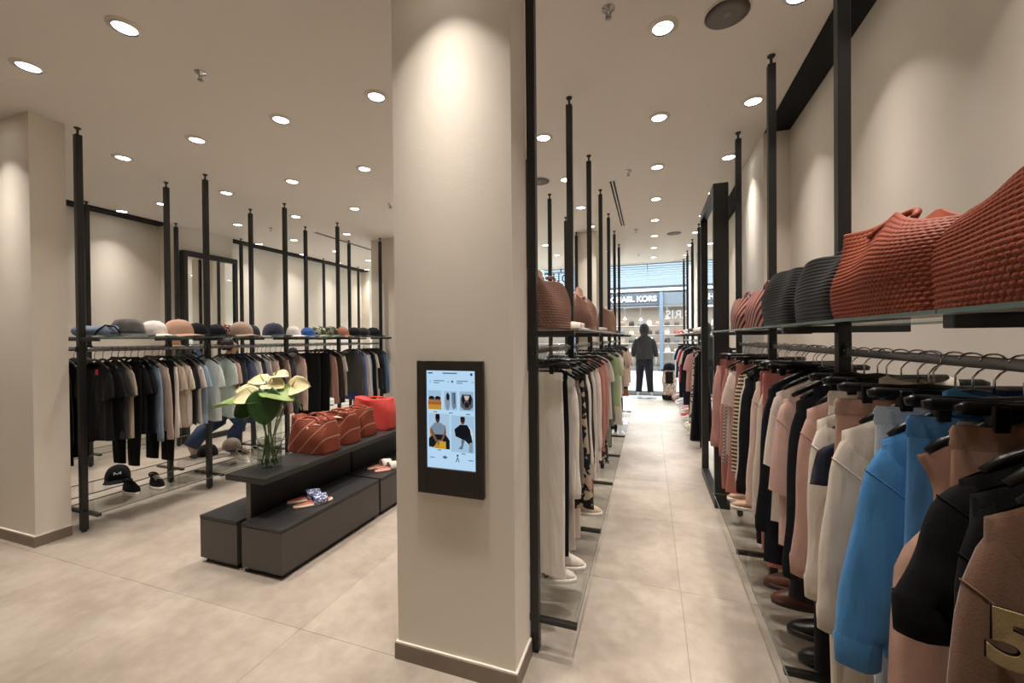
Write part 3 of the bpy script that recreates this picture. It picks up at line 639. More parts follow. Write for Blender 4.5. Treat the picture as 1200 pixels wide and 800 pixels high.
rack_clothes('far rack', XR1, [
 (5.0, 'pants', '#15151a', 'black wide trousers', dict(L=1.2, W=.2)), (5.12, 'dress', '#141418', 'black dress', dict(L=1.15, sl='none')), (5.3, 'skirt', '#1b1b1b', 'striped skirt', dict(pat='stripe', col2='#d6c9c2', psc=5, L=1.1, W=.18)), (5.85, 'skirt', '#c9bcae', 'spotted skirt', dict(pat='spots', col2='#26221f', psc=30, L=1.1, W=.16)), (6.0, 'blouse', '#c99b97', 'pink blouse', dict(W=.23, L=.7)),
 (6.3, 'pants', '#16161c', 'black pants', dict(L=1.15)), (6.5, 'tee', '#1a1c24', 'black tee', dict(W=.22)), (6.85, 'jacket', '#1c1f2b', 'navy jacket', dict(L=.8)), (7.1, 'tee', '#ddd5c8', 'white tee'), (7.4, 'pants', '#1b2030', 'navy pants', dict(L=1.1)), (7.6, 'tee', '#a8303c', 'red tee'), (8.0, 'tee', '#c8c0c4', 'pale tee', dict(pat='spots', col2='#1d1d25', psc=14)), (8.3, 'pants', '#191b24', 'dark pants', dict(L=1.1)), (8.5, 'tee', '#24304f', 'blue tee'), (8.9, 'tee', '#d5d8de', 'light tee')])
#--PART3--
# ------------------------------------------------------------------ bags
def weave_mat(name, col, col2=None, thin=False, sc=20, direction='DIAGONAL', rough=.6):
    m, nt, b = new_mat(name); c = hexc(col)
    tc = N(nt, 'ShaderNodeTexCoord'); b.inputs['Roughness'].default_value = rough; b.inputs['Specular IOR Level'].default_value = .35
    no = N(nt, 'ShaderNodeTexNoise'); no.inputs['Scale'].default_value = 5; nt.links.new(tc.outputs['Object'], no.inputs['Vector'])
    mx = N(nt, 'ShaderNodeMixRGB'); mx.inputs[1].default_value = (*[v*.85 for v in c], 1); mx.inputs[2].default_value = (*[min(1, v*1.1) for v in c], 1)
    nt.links.new(no.outputs['Fac'], mx.inputs[0]); last = mx.outputs[0]
    if col2:
        w = N(nt, 'ShaderNodeTexWave'); w.bands_direction = direction if direction != 'FLIP' else 'DIAGONAL'; w.inputs['Scale'].default_value = sc
        mpp = N(nt, 'ShaderNodeMapping'); mpp.inputs['Scale'].default_value = (-1 if direction == 'FLIP' else 1, 0 if direction == 'FLIP' else 1, 1)
        nt.links.new(tc.outputs['Object'], mpp.inputs['Vector']); nt.links.new(mpp.outputs[0], w.inputs['Vector'])
        mr = N(nt, 'ShaderNodeMapRange'); mr.inputs['From Min'].default_value = .968 if thin else .5; mr.inputs['From Max'].default_value = .985 if thin else .58
        nt.links.new(w.outputs['Fac'], mr.inputs['Value'])
        m2 = N(nt, 'ShaderNodeMixRGB'); m2.inputs[2].default_value = (*hexc(col2), 1); nt.links.new(mr.outputs[0], m2.inputs[0]); nt.links.new(last, m2.inputs[1]); last = m2.outputs[0]
    nt.links.new(last, b.inputs['Base Color'])
    w2 = N(nt, 'ShaderNodeTexNoise'); w2.inputs['Scale'].default_value = 260; nt.links.new(tc.outputs['Object'], w2.inputs['Vector'])
    bp = N(nt, 'ShaderNodeBump'); bp.inputs['Strength'].default_value = .3; bp.inputs['Distance'].default_value = .004; nt.links.new(w2.outputs['Fac'], bp.inputs['Height']); nt.links.new(bp.outputs[0], b.inputs['Normal'])
    return m
def tote(t, mat, L, D, H, shape, relief='weave', cell=.02, rowh=.012, amp=.004, res=6, name='woven_body', pw=3.2):
    """closed soft body: superellipse plan (L along local x, D along y), height H; shape(u, v, P) bends it"""
    per = 2*(L+D)*.92; nu = max(24, int(per/cell)); rows = max(6, int(H/rowh))
    nx = nu*res if relief == 'weave' else 96; nv = rows*max(4, res-1) if relief in ('weave', 'rib') else 40
    u = np.arange(nx)/nx; th = 2*PI*u
    # arc length even spacing on the superellipse
    tt = np.linspace(0, 2*PI, 2400, endpoint=False); cx = np.sign(np.cos(tt))*np.abs(np.cos(tt))**(2/pw)*L/2; cy = np.sign(np.sin(tt))*np.abs(np.sin(tt))**(2/pw)*D/2
    seg = np.hypot(np.diff(np.append(cx, cx[0])), np.diff(np.append(cy, cy[0]))); arc = np.concatenate([[0], np.cumsum(seg)]); tot = arc[-1]
    px = np.interp(u*tot, arc, np.append(cx, cx[0])); py = np.interp(u*tot, arc, np.append(cy, cy[0]))
    v = np.linspace(0, 1, nv+1)
    X = np.tile(px, (nv+1, 1)); Y = np.tile(py, (nv+1, 1)); Z = np.tile(v[:, None]*H, (1, nx))
    nrm = np.stack([np.abs(px)/(L/2), np.abs(py)/(D/2)]); nxn = np.sign(px)*nrm[0]**2.2*D; nyn = np.sign(py)*nrm[1]**2.2*L
    ln = np.hypot(nxn, nyn)+1e-9; nxn /= ln; nyn /= ln
    ru = v[:, None]*rows; r = np.floor(ru)
    if relief == 'weave':
        uu = u[None, :]*nu + .5*(r % 2); hgt = (np.abs(np.sin(PI*uu))**.55)*(np.abs(np.sin(PI*ru))**.5)
    elif relief == 'rib':
        hgt = np.abs(np.sin(PI*ru))**.6*np.ones((1, nx))
    else:
        hgt = np.zeros((nv+1, nx))
    X = X+nxn*hgt*amp; Y = Y+nyn*hgt*amp
    P = np.stack([X, Y, Z], -1)
    P = shape(P, L, D, H)
    # inner wall going down from the rim
    rim = P[-1]; c = rim.mean(0)
    rings = [P[i] for i in range(nv+1)]
    in1 = (rim-c)*np.array([.975, .9, 1])+c; in1[:, 2] -= .002; in2 = (rim-c)*np.array([.95, .8, 1])+c; in2[:, 2] = np.minimum(in2[:, 2]-.05, H*.6)
    V = np.concatenate(rings+[in1, in2]); nr = len(rings)+2
    i = np.arange(nr-1)[:, None]*nx; j = np.arange(nx)[None, :]; k = (j+1) % nx
    F = np.stack([i+j, i+k, i+nx+k, i+nx+j], -1).reshape(-1, 4).tolist()
    F.append(list(range(nx-1, -1, -1))); F.append(list(range((nr-1)*nx, nr*nx)))
    g = G(); g.V = [V]; g.F = F; g.n = len(V)
    return g.obj(name, mat, t)
def sag(top_in=.45, lean=0.0, low0=1.0, low1=1.0, bulge=.12, peak=0.0, fold=.012, seed=0, leany=0.0, dip=0.0, flare=0.0, side=0.0):
    r = np.random.default_rng(seed); ph = r.uniform(0, 6.28, 5)
    def f(P, L, D, H):
        X, Y, Z = P[..., 0].copy(), P[..., 1].copy(), P[..., 2].copy(); v = Z/H; q = X/(L/2)
        hz = low0*(1-q)/2+low1*(1+q)/2 + peak*np.exp(-(q*2.2)**2) - dip*np.exp(-((np.abs(q)-.55)*4)**2)
        Z2 = Z*(1+(hz-1)*v+side*np.clip(Y/D*2, -1, 1)*v**1.5)
        s = 1+bulge*np.sin(PI*np.clip(v, 0, 1)*.9)*.6 - (1-top_in)*np.clip((v-.35)/.65, 0, 1)**1.5
        Y2 = Y*s + fold*np.sin(q*4+ph[0])*v + fold*.8*np.sin(q*2.3+5*v+ph[1])*v + leany*v
        X2 = X*(1+.04*np.sin(PI*v)) + lean*v + fold*.6*np.sin(6*v+ph[2])*v
        base = 1-.03*np.clip((.06-v)/.06, 0, 1)**2 + flare*(1-v)**2
        return np.stack([X2*base, Y2*base, Z2], -1)
    return f
def handle(t, mat, span, h, y, z, r=.008, tilt=0.0, name='handle', droop=0.0):
    pts = []
    for k in range(15):
        a = PI*k/14; pts.append((span/2*math.cos(a), y+tilt*math.sin(a), z+h*math.sin(a)**.8-droop*math.sin(a)))
    G().tube(pts, r, 8).obj(name, mat, t)
M_terra = weave_mat('terracotta woven neoprene', '#82391f')
M_terra2 = weave_mat('terracotta crochet with pale seams', '#8c442f', '#b98a76', True, 4.6, 'FLIP')
M_tan = weave_mat('dusty tan woven neoprene', '#9d7767')
M_bknit = weave_mat('black ribbed knit', '#0d0d0d', rough=.55)
M_stripe = weave_mat('pink and black striped knit', '#b5776a', '#1b1716', False, 11)
M_coral = weave_mat('coral felt', '#d8524a', rough=.85)
SH = SHZ+.001
def bag(name, loc, rz, label, mat, L, D, H, shape, relief, hnd=None, group=None, **kw):
    t = thing(name, loc, label, 'bag', group, rz)
    tote(t, mat, L, D, H, shape, relief, **kw)
    for h in (hnd or []): handle(t, mat, **h)
    return t
RB = 'totes on the right shelf'
bag('woven_tote', (.63, 1.305, SH), PI/2, 'big terracotta woven tote on the right shelf, slumped, between black tote and nearer terracotta one', M_terra, .47, .2, .26, sag(.42, 0, .76, 1.04, .12, .14, .018, 1), 'weave', [dict(span=.2, h=.035, y=.045, z=.225, tilt=-.03)], RB, pw=5, cell=.0155, rowh=.0115, amp=.005)
bag('woven_tote', (.63, .825, SH), PI/2, 'big terracotta woven tote on the right shelf, nearest the camera', M_terra, .5, .2, .24, sag(.45, 0, .86, .84, .12, .08, .018, 2), 'weave', [dict(span=.2, h=.012, y=.03, z=.225, tilt=-.03)], RB, pw=5, cell=.0155, rowh=.0115, amp=.005)
bag('knit_tote', (.63, 1.70, SH), PI/2, 'black ribbed knit tote on the right shelf, next to the terracotta totes', M_bknit, .36, .19, .235, sag(.55, .03, .92, .97, .12, .04, .01, 3), 'rib', [dict(span=.18, h=.025, y=.0, z=.215)], RB, rowh=.0125, amp=.004, pw=6)
bag('knit_tote', (.63, 2.14, SH), PI/2, 'black ribbed knit tote on the right shelf, next to the striped bags', M_bknit, .42, .19, .25, sag(.55, .03, .95, .97, .12, .04, .01, 4), 'rib', [dict(span=.18, h=.02, y=.0, z=.23)], RB, rowh=.0125, amp=.004, pw=6)
bag('striped_tote', (.63, 2.62, SH), PI/2, 'pink and black striped tote on the right shelf, nearer of the two', M_stripe, .38, .18, .225, sag(.5, .03, .9, .97, .12, .02, .008, 5), 'plain', [dict(span=.17, h=.06, y=.0, z=.2)], RB)
bag('striped_tote', (.63, 3.12, SH), PI/2, 'pink and black striped tote on the right shelf, beside the black mirror frame', M_stripe, .4, .18, .225, sag(.5, .03, .9, .97, .12, .02, .008, 6), 'plain', [dict(span=.17, h=.05, y=.0, z=.2)], RB)
AB = 'tan woven bags on the aisle shelf'
bag('woven_tote', (-.555, 2.19, SH), PI/2, 'big dusty tan woven tote on the aisle shelf, nearest the pillar', M_tan, .42, .25, .29, sag(.46, 0, 1.02, .9, .05, .06, .02, 7, side=.13), 'weave', [dict(span=.16, h=.015, y=-.03, z=.27, tilt=-.02, r=.009)], AB, cell=.02, rowh=.0135, amp=.0075, res=6)
bag('woven_tote', (-.535, 3.38, SH), PI/2, 'dusty tan woven tote on the aisle shelf, middle of the three', M_tan, .34, .2, .31, sag(.36, 0, .9, 1.0, .05, .12, .02, 8, side=.16), 'weave', [dict(span=.14, h=.02, y=.02, z=.27, tilt=-.04, r=.009)], AB, cell=.02, rowh=.0135, amp=.0075, res=5)
bag('woven_tote', (-.53, 5.25, SH), PI/2, 'dusty tan woven tote on the aisle shelf, furthest from the pillar', M_tan, .34, .22, .33, sag(.5, 0, .95, 1.0, .05, .06, .016, 9, side=.1), 'weave', None, AB, cell=.024, rowh=.016, amp=.005, res=4)
TZ = .6055
TB = 'terracotta totes on the display table'
bag('crochet_tote', (-2.59, 2.585, TZ), .0, 'largest terracotta tote with pale diagonal seams on the table, beside the vase', M_terra2, .36, .2, .29, sag(.6, .0, .98, .92, .02, -.04, .016, 10, flare=.07), 'weave', [dict(span=.22, h=.05, y=.04, z=.245, r=.009), dict(span=.2, h=.035, y=-.06, z=.24, tilt=.03, r=.009)], TB, cell=.017, rowh=.0125, amp=.0048, res=4, pw=6)
bag('crochet_tote', (-2.62, 2.875, TZ), .0, 'middle terracotta tote with pale diagonal seams and white lining on the table', M_terra2, .36, .18, .28, sag(.6, .0, .9, .98, .02, -.03, .016, 11, flare=.07), 'weave', [dict(span=.24, h=.05, y=.04, z=.23, r=.009), dict(span=.22, h=.04, y=-.06, z=.23, tilt=.03, r=.009)], TB, cell=.017, rowh=.0125, amp=.0048, res=4, pw=6)
bag('crochet_tote', (-2.645, 3.14, TZ), .0, 'furthest terracotta tote on the table, in front of the coral tote', M_terra2, .34, .17, .27, sag(.6, .0, .9, .98, .02, -.03, .016, 12, flare=.07), 'weave', [dict(span=.22, h=.04, y=.04, z=.23, r=.009)], TB, cell=.017, rowh=.0125, amp=.0048, res=4, pw=6)
bag('felt_tote', (-2.65, 3.42, TZ), .0, 'bright coral red felt tote at the far end of the table', M_coral, .45, .18, .31, sag(.6, .0, 1.0, 1.0, .02, -.06, .02, 13, flare=-.06), 'plain', [dict(span=.2, h=.02, y=.05, z=.29, r=.008)], None, pw=6)
for x, y, z, nm, col in ((-2.57, 2.44, .215, 'white tag', '#e6ddd0'),):
    pass
for o in [q for q in bpy.data.objects if q.name.startswith('crochet_tote')]:
    G().ell((.03, -.098, .2), (.011, .004, .011), 10, 6).obj('pale_button', plain('pale horn', '#d8cbb8', .4), o)
    G().box((.02, -.02, .225), (.2, .09, .01), .003).obj('lining', plain('cream lining', '#cfc1ad', .9), o, False)

# ------------------------------------------------------------------ vase of anthuriums
vx, vy = -2.535, 2.13
t = thing('glass_vase', (vx, vy, TZ), 'clear cylindrical glass vase with water standing on the black table', 'vase')
G().loft([[(r*math.cos(2*PI*k/36), r*math.sin(2*PI*k/36), z) for k in range(36)] for r, z in ((.072, 0), (.078, .005), (.078, .385), (.0755, .387), (.0745, .385), (.0735, .026), (.04, .018), (.001, .017))], True, True).obj('glass_wall', glass_mat('vase glass', (.94, .965, .95)), t)
G().lathe([(.001, .02), (.073, .022), (.073, .2), (.001, .2)], n=28).obj('water', glass_mat('vase water', (.92, .95, .92), 1.33), t)
M_stem = plain('green flower stem', '#5d7033', .5); M_leaf = plain('glossy anthurium leaf', '#2f5424', .3, bump=.1, scale=14, var=.35)
M_leafp = plain('pale leaf underside', '#7f9a4c', .5, var=.2, scale=20); M_spathe = plain('cream anthurium spathe', '#e6dcae', .35, bump=.08, scale=25, var=.12); M_spadix = plain('yellow green spadix', '#c9b45c', .6)
def heart(size, cup, mat, name, parent, ctr, direc, roll=0.0, curl=.25):
    """heart shaped blade, its notch at ctr, pointing along direc, face tilted by roll"""
    d = Vector(direc).normalized(); up = Vector((0, 0, 1)); s = d.cross(up)
    s = s.normalized() if s.length > .01 else Vector((1, 0, 0)); n = s.cross(d)
    s2 = s*math.cos(roll)+n*math.sin(roll); n2 = n*math.cos(roll)-s*math.sin(roll)
    rings = []; m = 15; K = 13
    top = []; 
    for i in range(m):
        q = i/(m-1)
        w = size*.52*(math.sin(PI*min(1, q*.96+.04))**.62)*(1-.35*q)*(1.25 if q < .4 else 1.1)
        row = []
        for j in range(K):
            a = -1+2*j/(K-1)
            notch = -.22*size*abs(a)**1.3*(1-q)**3
            x = size*(q)+notch-.0; z = cup*size*(abs(a)**1.6)*.5*math.sin(PI*q*.8+.3) - curl*size*q*q + .02*size*math.cos(a*6)*q
            row.append(Vector(ctr)+d*x+s2*(w*a)+n2*z)
        top.append(row)
    V = [p[:] for r in top for p in r]; V += [(p-n2*.0022)[:] for r in top for p in r]
    F = []; o = m*K
    for i in range(m-1):
        for j in range(K-1):
            a = i*K+j; F.append((a, a+1, a+K+1, a+K)); F.append((o+a, o+a+K, o+a+K+1, o+a+1))
    for i in range(m-1):
        F.append((i*K, i*K+K, o+i*K+K, o+i*K)); F.append((i*K+K-1, o+i*K+K-1, o+i*K+2*K-1, i*K+2*K-1))
    for j in range(K-1):
        F.append((j, o+j, o+j+1, j+1)); b = (m-1)*K+j; F.append((b, b+1, o+b+1, o+b))
    return G().add(V, F).obj(name, mat, parent)
def stem_path(base, tip, bow):
    b, p = Vector(base), Vector(tip); return [(b.lerp(p, q)+Vector(bow)*math.sin(PI*q))[:] for q in np.linspace(0, 1, 9)]
# (tip offset from vase centre, blade direction, size, roll, words)
cr = Vector((.946, .323, 0))      # to the right as one faces the table end
fw = Vector((-.323, .946, 0))
def off(r, f, z): return (cr*r+fw*f+Vector((0, 0, z)))
FL = [(off(.14, .02, .565), off(1, -.2, .12), .15, -1.0, 'large cream anthurium flower leaning out on the right'),
      (off(-.06, -.05, .525), off(-.95, -.3, -.2), .145, .85, 'cream anthurium flower low in front of the vase, facing left'),
      (off(-.12, .03, .545), off(-1, -.2, .05), .125, .5, 'small cream anthurium flower at the left of the bunch'),
      (off(-.03, .03, .585), off(.95, -.3, -.05), .145, -.5, 'cream anthurium flower in the middle of the bunch'),
      (off(.0, .06, .645), off(.9, -.2, .05), .12, -.4, 'topmost cream anthurium flower of the bunch'),
      (off(-.08, .09, .6), off(-.8, .1, .1), .13, .5, 'cream anthurium flower at the back of the bunch')]
for i, (tip, d, sz, ro, w) in enumerate(FL):
    t = thing('anthurium_flower', (vx, vy, TZ), w, 'flower', 'anthurium flowers in the vase')
    a = i*1.05; base = (.05*math.cos(a+2), .05*math.sin(a+2), .026)
    G().tube(stem_path(base, tip, (-tip.x*.22-base[0]*.5, -tip.y*.22-base[1]*.5, .0)), [.0042]*9, 7).obj('stem', M_stem, t)
    heart(sz, .28, M_spathe, 'spathe', t, tip, d, ro, .15)
    dn = Vector(d).normalized(); up = Vector((0, 0, 1))
    G().tube([(tip+dn*.012+up*.004)[:], (tip+dn*.03+up*.028)[:], (tip+dn*.045+up*.052)[:]], [.0048, .005, .003], 8).obj('spadix', M_spadix, t)
LV = [(off(-.07, -.03, .475), off(-1, -.12, .03), .29, .12, M_leafp, 'long pale folded leaf reaching left out of the vase'),
      (off(-.05, -.05, .47), off(-.85, -.3, -.45), .17, 1.0, M_leaf, 'dark glossy leaf hanging at the left of the vase'),
      (off(.02, -.07, .53), off(.12, -.35, -1.1), .21, .0, M_leaf, 'biggest dark glossy leaf hanging at the front of the vase'),
      (off(.02, -.03, .545), off(1, -.25, -.18), .2, -.3, M_leafp, 'green leaf reaching right above the terracotta tote'),
      (off(.12, .04, .5), off(.75, .1, -.65), .13, .4, M_leafp, 'small pale leaf drooping at the right of the vase')]
for i, (tip, d, sz, ro, mt, w) in enumerate(LV):
    t = thing('anthurium_leaf', (vx, vy, TZ), w, 'leaf', 'anthurium leaves in the vase')
    a = i*1.3; base = (.052*math.cos(a), .052*math.sin(a), .026)
    G().tube(stem_path(base, tip, (-tip.x*.2-base[0]*.5, -tip.y*.2-base[1]*.5, .0)), [.0045]*9, 7).obj('stem', M_stem, t)
    heart(sz, .22, mt, 'blade', t, tip, d, ro, .2)
for i, (r, f, z, w) in enumerate(((.09, .06, .76, 'thin dark curly twig rising right'), (-.2, .05, .62, 'thin dark curly twig reaching left'), (.18, .09, .68, 'thin dark curly twig behind the right flower'))):
    tip = off(r, f, z); o = G().tube([(Vector(p)+Vector((.012*math.sin(k*1.9+i), .012*math.cos(k*1.7), 0)))[:] for k, p in enumerate(stem_path((.01*i-.01, .01, .03), tip, (tip.x*.3, tip.y*.3, .03)))], [.0026, .0025, .0024, .0022, .002, .0018, .0016, .0013, .001], 6).obj('twig', plain('dark twig', '#3a2a20', .7))
    o.location = (vx, vy, TZ); tag(o, w+' out of the vase', 'twig', 'twigs in the vase')

# ------------------------------------------------------------------ headwear
def cap_meshes():
    g = G(); rings = []; n = 48; m = 12
    for i in range(m+1):
        q = i/m; z = .115*math.sin(q*PI/2)**.9; r = math.cos(q*PI/2)**.72 if i < m else .02
        rings.append([((.098*r*(1-.025*abs(math.cos(3*(2*PI*k/n)))**14))*math.cos(2*PI*k/n), (.083*r*(1-.025*abs(math.cos(3*(2*PI*k/n)))**14))*math.sin(2*PI*k/n), z+.012) for k in range(n)])
    g.loft(rings, False, True); cm = g.mesh('crown'); cm.shade_smooth()
    g = G(); K = 17; V = []; F = []; R = 6
    for s in (0, 1):
        for i in range(R):
            for j in range(K):
                a = math.radians(-78+156*j/(K-1)); q = i/(R-1); ext = .085*math.cos(a*.72)**.9
                x = .094*math.cos(a)+ext*q*math.cos(a*.35); y = .08*math.sin(a)+ext*q*math.sin(a*.5)*.35
                V.append((x, y, .016-.012*math.sin(a)**2*(.4+q*.6)-.010*q - s*.003+.006))
    o = R*K
    for i in range(R-1):
        for j in range(K-1):
            a = i*K+j; F += [(a, a+K, a+K+1, a+1), (o+a, o+a+1, o+a+K+1, o+a+K)]
    for j in range(K-1):
        b = (R-1)*K+j; F += [(b, o+b, o+b+1, b+1), (j, j+1, o+j+1, o+j)]
    for i in range(R-1):
        F += [(i*K, o+i*K, o+i*K+K, i*K+K), (i*K+K-1, i*K+2*K-1, o+i*K+2*K-1, o+i*K+K-1)]
    bm_ = g.add(V, F).mesh('brim'); bm_.shade_smooth()
    g = G().ell((0, 0, .128), (.008, .008, .005), 10, 5); bt = g.mesh('button'); bt.shade_smooth()
    return cm, bm_, bt
CAPM = cap_meshes()
def matted(me, mat):
    o = bpy.data.objects.new(me.name, me); COL.objects.link(o)
    if not me.materials: me.materials.append(mat)
    o.material_slots[0].link = 'OBJECT'; o.material_slots[0].material = mat; return o
def cap(loc, rz, mat, label, group, scale=1.0, brim=None, rx=0, logo=None):
    t = thing('baseball_cap', loc, label, 'cap', group, rz); t.scale = (scale,)*3; t.rotation_euler = (rx, 0, rz)
    for me, mm in ((CAPM[0], mat), (CAPM[1], brim or mat), (CAPM[2], mat)):
        o = matted(me, mm); o.parent = t
    if logo:
        g = G()
        for p, q in (((-.02, .02), (-.02, -.02)), ((-.02, .02), (.02, -.02)), ((.02, -.02), (.02, .02)), ((-.012, .012), (0, -.003)), ((0, -.003), (.014, .014)), ((0, -.003), (0, -.026))):
            g.tube([(.086, p[0], .065+p[1]), (.086, q[0], .065+q[1])], .0035, 5)
        g.obj('embroidered_emblem', plain('white thread', '#e5e2dc', .8), t)
    return t
HG = 'hats on the left shelf'; hz = SH
def brim_hat(loc, mat, label, group):
    t = thing('felt_hat', loc, label, 'hat', group)
    G().loft([[(r*1.08*math.cos(2*PI*k/40), r*math.sin(2*PI*k/40), z+(.014*math.sin(2*PI*k/40)**2 if r > .12 else 0)) for k in range(40)] for r, z in ((.098, .014), (.155, .004), (.158, .007), (.1, .02))], False, False).obj('brim', mat, t)
    G().loft([[(r*1.1*math.cos(2*PI*k/40), r*math.sin(2*PI*k/40), z) for k in range(40)] for r, z in ((.097, .012), (.094, .05), (.088, .09), (.072, .118), (.04, .13), (.004, .127))], False, True).obj('crown', mat, t)
    G().lathe([(.0985, .018), (.0985, .038), (.097, .04)], n=40, caps=False, sx=1.09).obj('band', fabric('#3d3c3b'), t)
    return t
F = fabric
cap((-4.86, 1.93, hz), .4, F('#161616'), 'black cap with white front patch on the rear shelf beside the left pillar', HG, 1.05, logo=1)
brim_hat((-4.22, 2.21, hz), F('#5c5a58'), 'grey felt hat with curved brim on the left shelf', HG).scale = (1.12, 1.12, 1.15)
cap((-4.26, 2.42, hz), 0.20, F('#d9d4cc'), 'white cap on the left shelf between grey hat and tan cap', HG, 1.13)
cap((-4.22, 2.60, hz), 0.30, F('#b2907b'), 'large tan cap on the left shelf, left of the second post', HG, 1.27)
cap((-4.28, 2.80, hz), 0.05, F('#17181d'), 'black cap on the left shelf, right beside the second post', HG, 1.07)
cap((-4.32, 3.02, hz), 0.15, F('#1b1b22'), 'small black cap on the left shelf, right behind the second post', HG, 1.02)
cap((-4.36, 3.14, hz), 0.25, F('#a9794f', 'check', '#2b2f3d', 40), 'orange and navy checked cap on the left shelf', HG, 1.07)
cap((-4.22, 3.22, hz), -0.00, F('#9d8677'), 'taupe cap on the left shelf before the third post', HG, 1.27)
cap((-4.36, 3.45, hz), 2.15, F('#2b2d38'), 'dark blue cap turned backwards on the left shelf behind the navy one', HG, 1.07)
cap((-4.22, 3.62, hz), 0.20, F('#333647'), 'navy cap on the left shelf, right after the third post', HG, 1.27)
cap((-4.24, 3.90, hz), 0.30, F('#dedbd5'), 'white cap on the left shelf, right of the navy cap', HG, 1.07)
cap((-4.24, 4.14, hz), 0.05, F('#2a5592'), 'bright blue cap on the left shelf', HG, 0.96)
cap((-4.26, 4.34, hz), 0.15, F('#3c4433', 'camo', '#a5a48c', 30), 'camouflage cap with light patches on the left shelf', HG, 1.13)
cap((-4.22, 4.52, hz), 0.25, F('#2c3328', 'camo', '#7a7f68', 30), 'dark camouflage cap on the left shelf beside the tan one', HG, 1.13)
cap((-4.24, 4.76, hz), -0.00, F('#a0705a'), 'reddish tan cap on the left shelf beside the fourth post', HG, 1.13)
cap((-4.24, 5.02, hz), 0.10, F('#191a1c'), 'black cap on the left shelf, first after the fourth post', HG, 1.13)
cap((-4.24, 5.22, hz), 0.20, F('#222428'), 'charcoal cap on the left shelf, middle of the last bay', HG, 1.13)
cap((-4.24, 5.46, hz), 0.30, F('#141518'), 'black cap on the left shelf, furthest, before the last post', HG, 1.19)
# folded denim bag with a black strap
t = thing('folded_denim_bag', (-4.26, 2.02, hz), 'folded pale blue denim bag with black strap on the left shelf', 'bag', None, .4)
rings = []
for i in range(13):
    q = i/12; w = .125
    rings.append([(-w+2*w*q, .075*math.cos(2*PI*k/18)*(1+.05*math.sin(q*9)), .045+.042*math.sin(2*PI*k/18)*(1+.1*math.sin(q*7+1))) for k in range(18)])
G().loft(rings).obj('rolled_denim', F('#7f8fa8'), t)
G().tube([(.06, -.085, .01), (.09, -.09, .05), (.12, -.06, .09), (.14, 0, .08), (.15, .05, .02)], .006, 6).obj('strap', F('#161616'), t)
G().tube([(-.13, -.04, .03), (-.14, -.02, .07), (-.13, .03, .05)], .012, 8).obj('dark_end', F('#23262c'), t)
cap((-4.85, 2.44, LOWZ+.002), -.5, F('#151515'), 'black cap with white emblem on the low glass shelf, left', 'caps on the low shelves', 1.12, logo=1)
cap((-4.83, 3.26, LOWZ+.002), 3.4, F('#1a1a1a'), 'black cap on the low glass shelf behind the second left post', 'caps on the low shelves', 1.1)
cap((-4.84, 3.55, LOWZ+.002), 3.3, F('#85766a'), 'taupe cap on the low glass shelf, beside the jeans', 'caps on the low shelves', 1.1)
# caps hanging low on the wall rack behind
cap((XLW, 5.9, 1.24), .1, F('#2a3040'), 'navy cap on the rear wall rack, seen in the gap between shirts', 'caps on the wall rack', 1.0)
cap((XLW+.02, 4.62, 1.43), .1, F('#6d4236'), 'reddish brown cap on the rear wall rack below the taupe cap', 'caps on the wall rack', 1.0)
cap((XLW+.02, 3.86, 1.43), .1, F('#a98468'), 'light brown cap on the rear wall rack below the black cap', 'caps on the wall rack', 1.0)
for y, z, w in ((5.9, 1.237, 'navy'), (4.62, 1.427, 'reddish brown'), (3.86, 1.427, 'light brown')):
    o = G().box((0, 0, -.006), (.34, .26, .012), .002).obj('wall_ledge', M_black); o.location = (XLW, y, z); tag(o, f'small black wall ledge carrying the {w} cap', 'shelf', 'small wall ledges')
    G().box((-.09-.05, 0, -.03), (.3, .03, .03)).obj('ledge_arm', M_black, o, False)

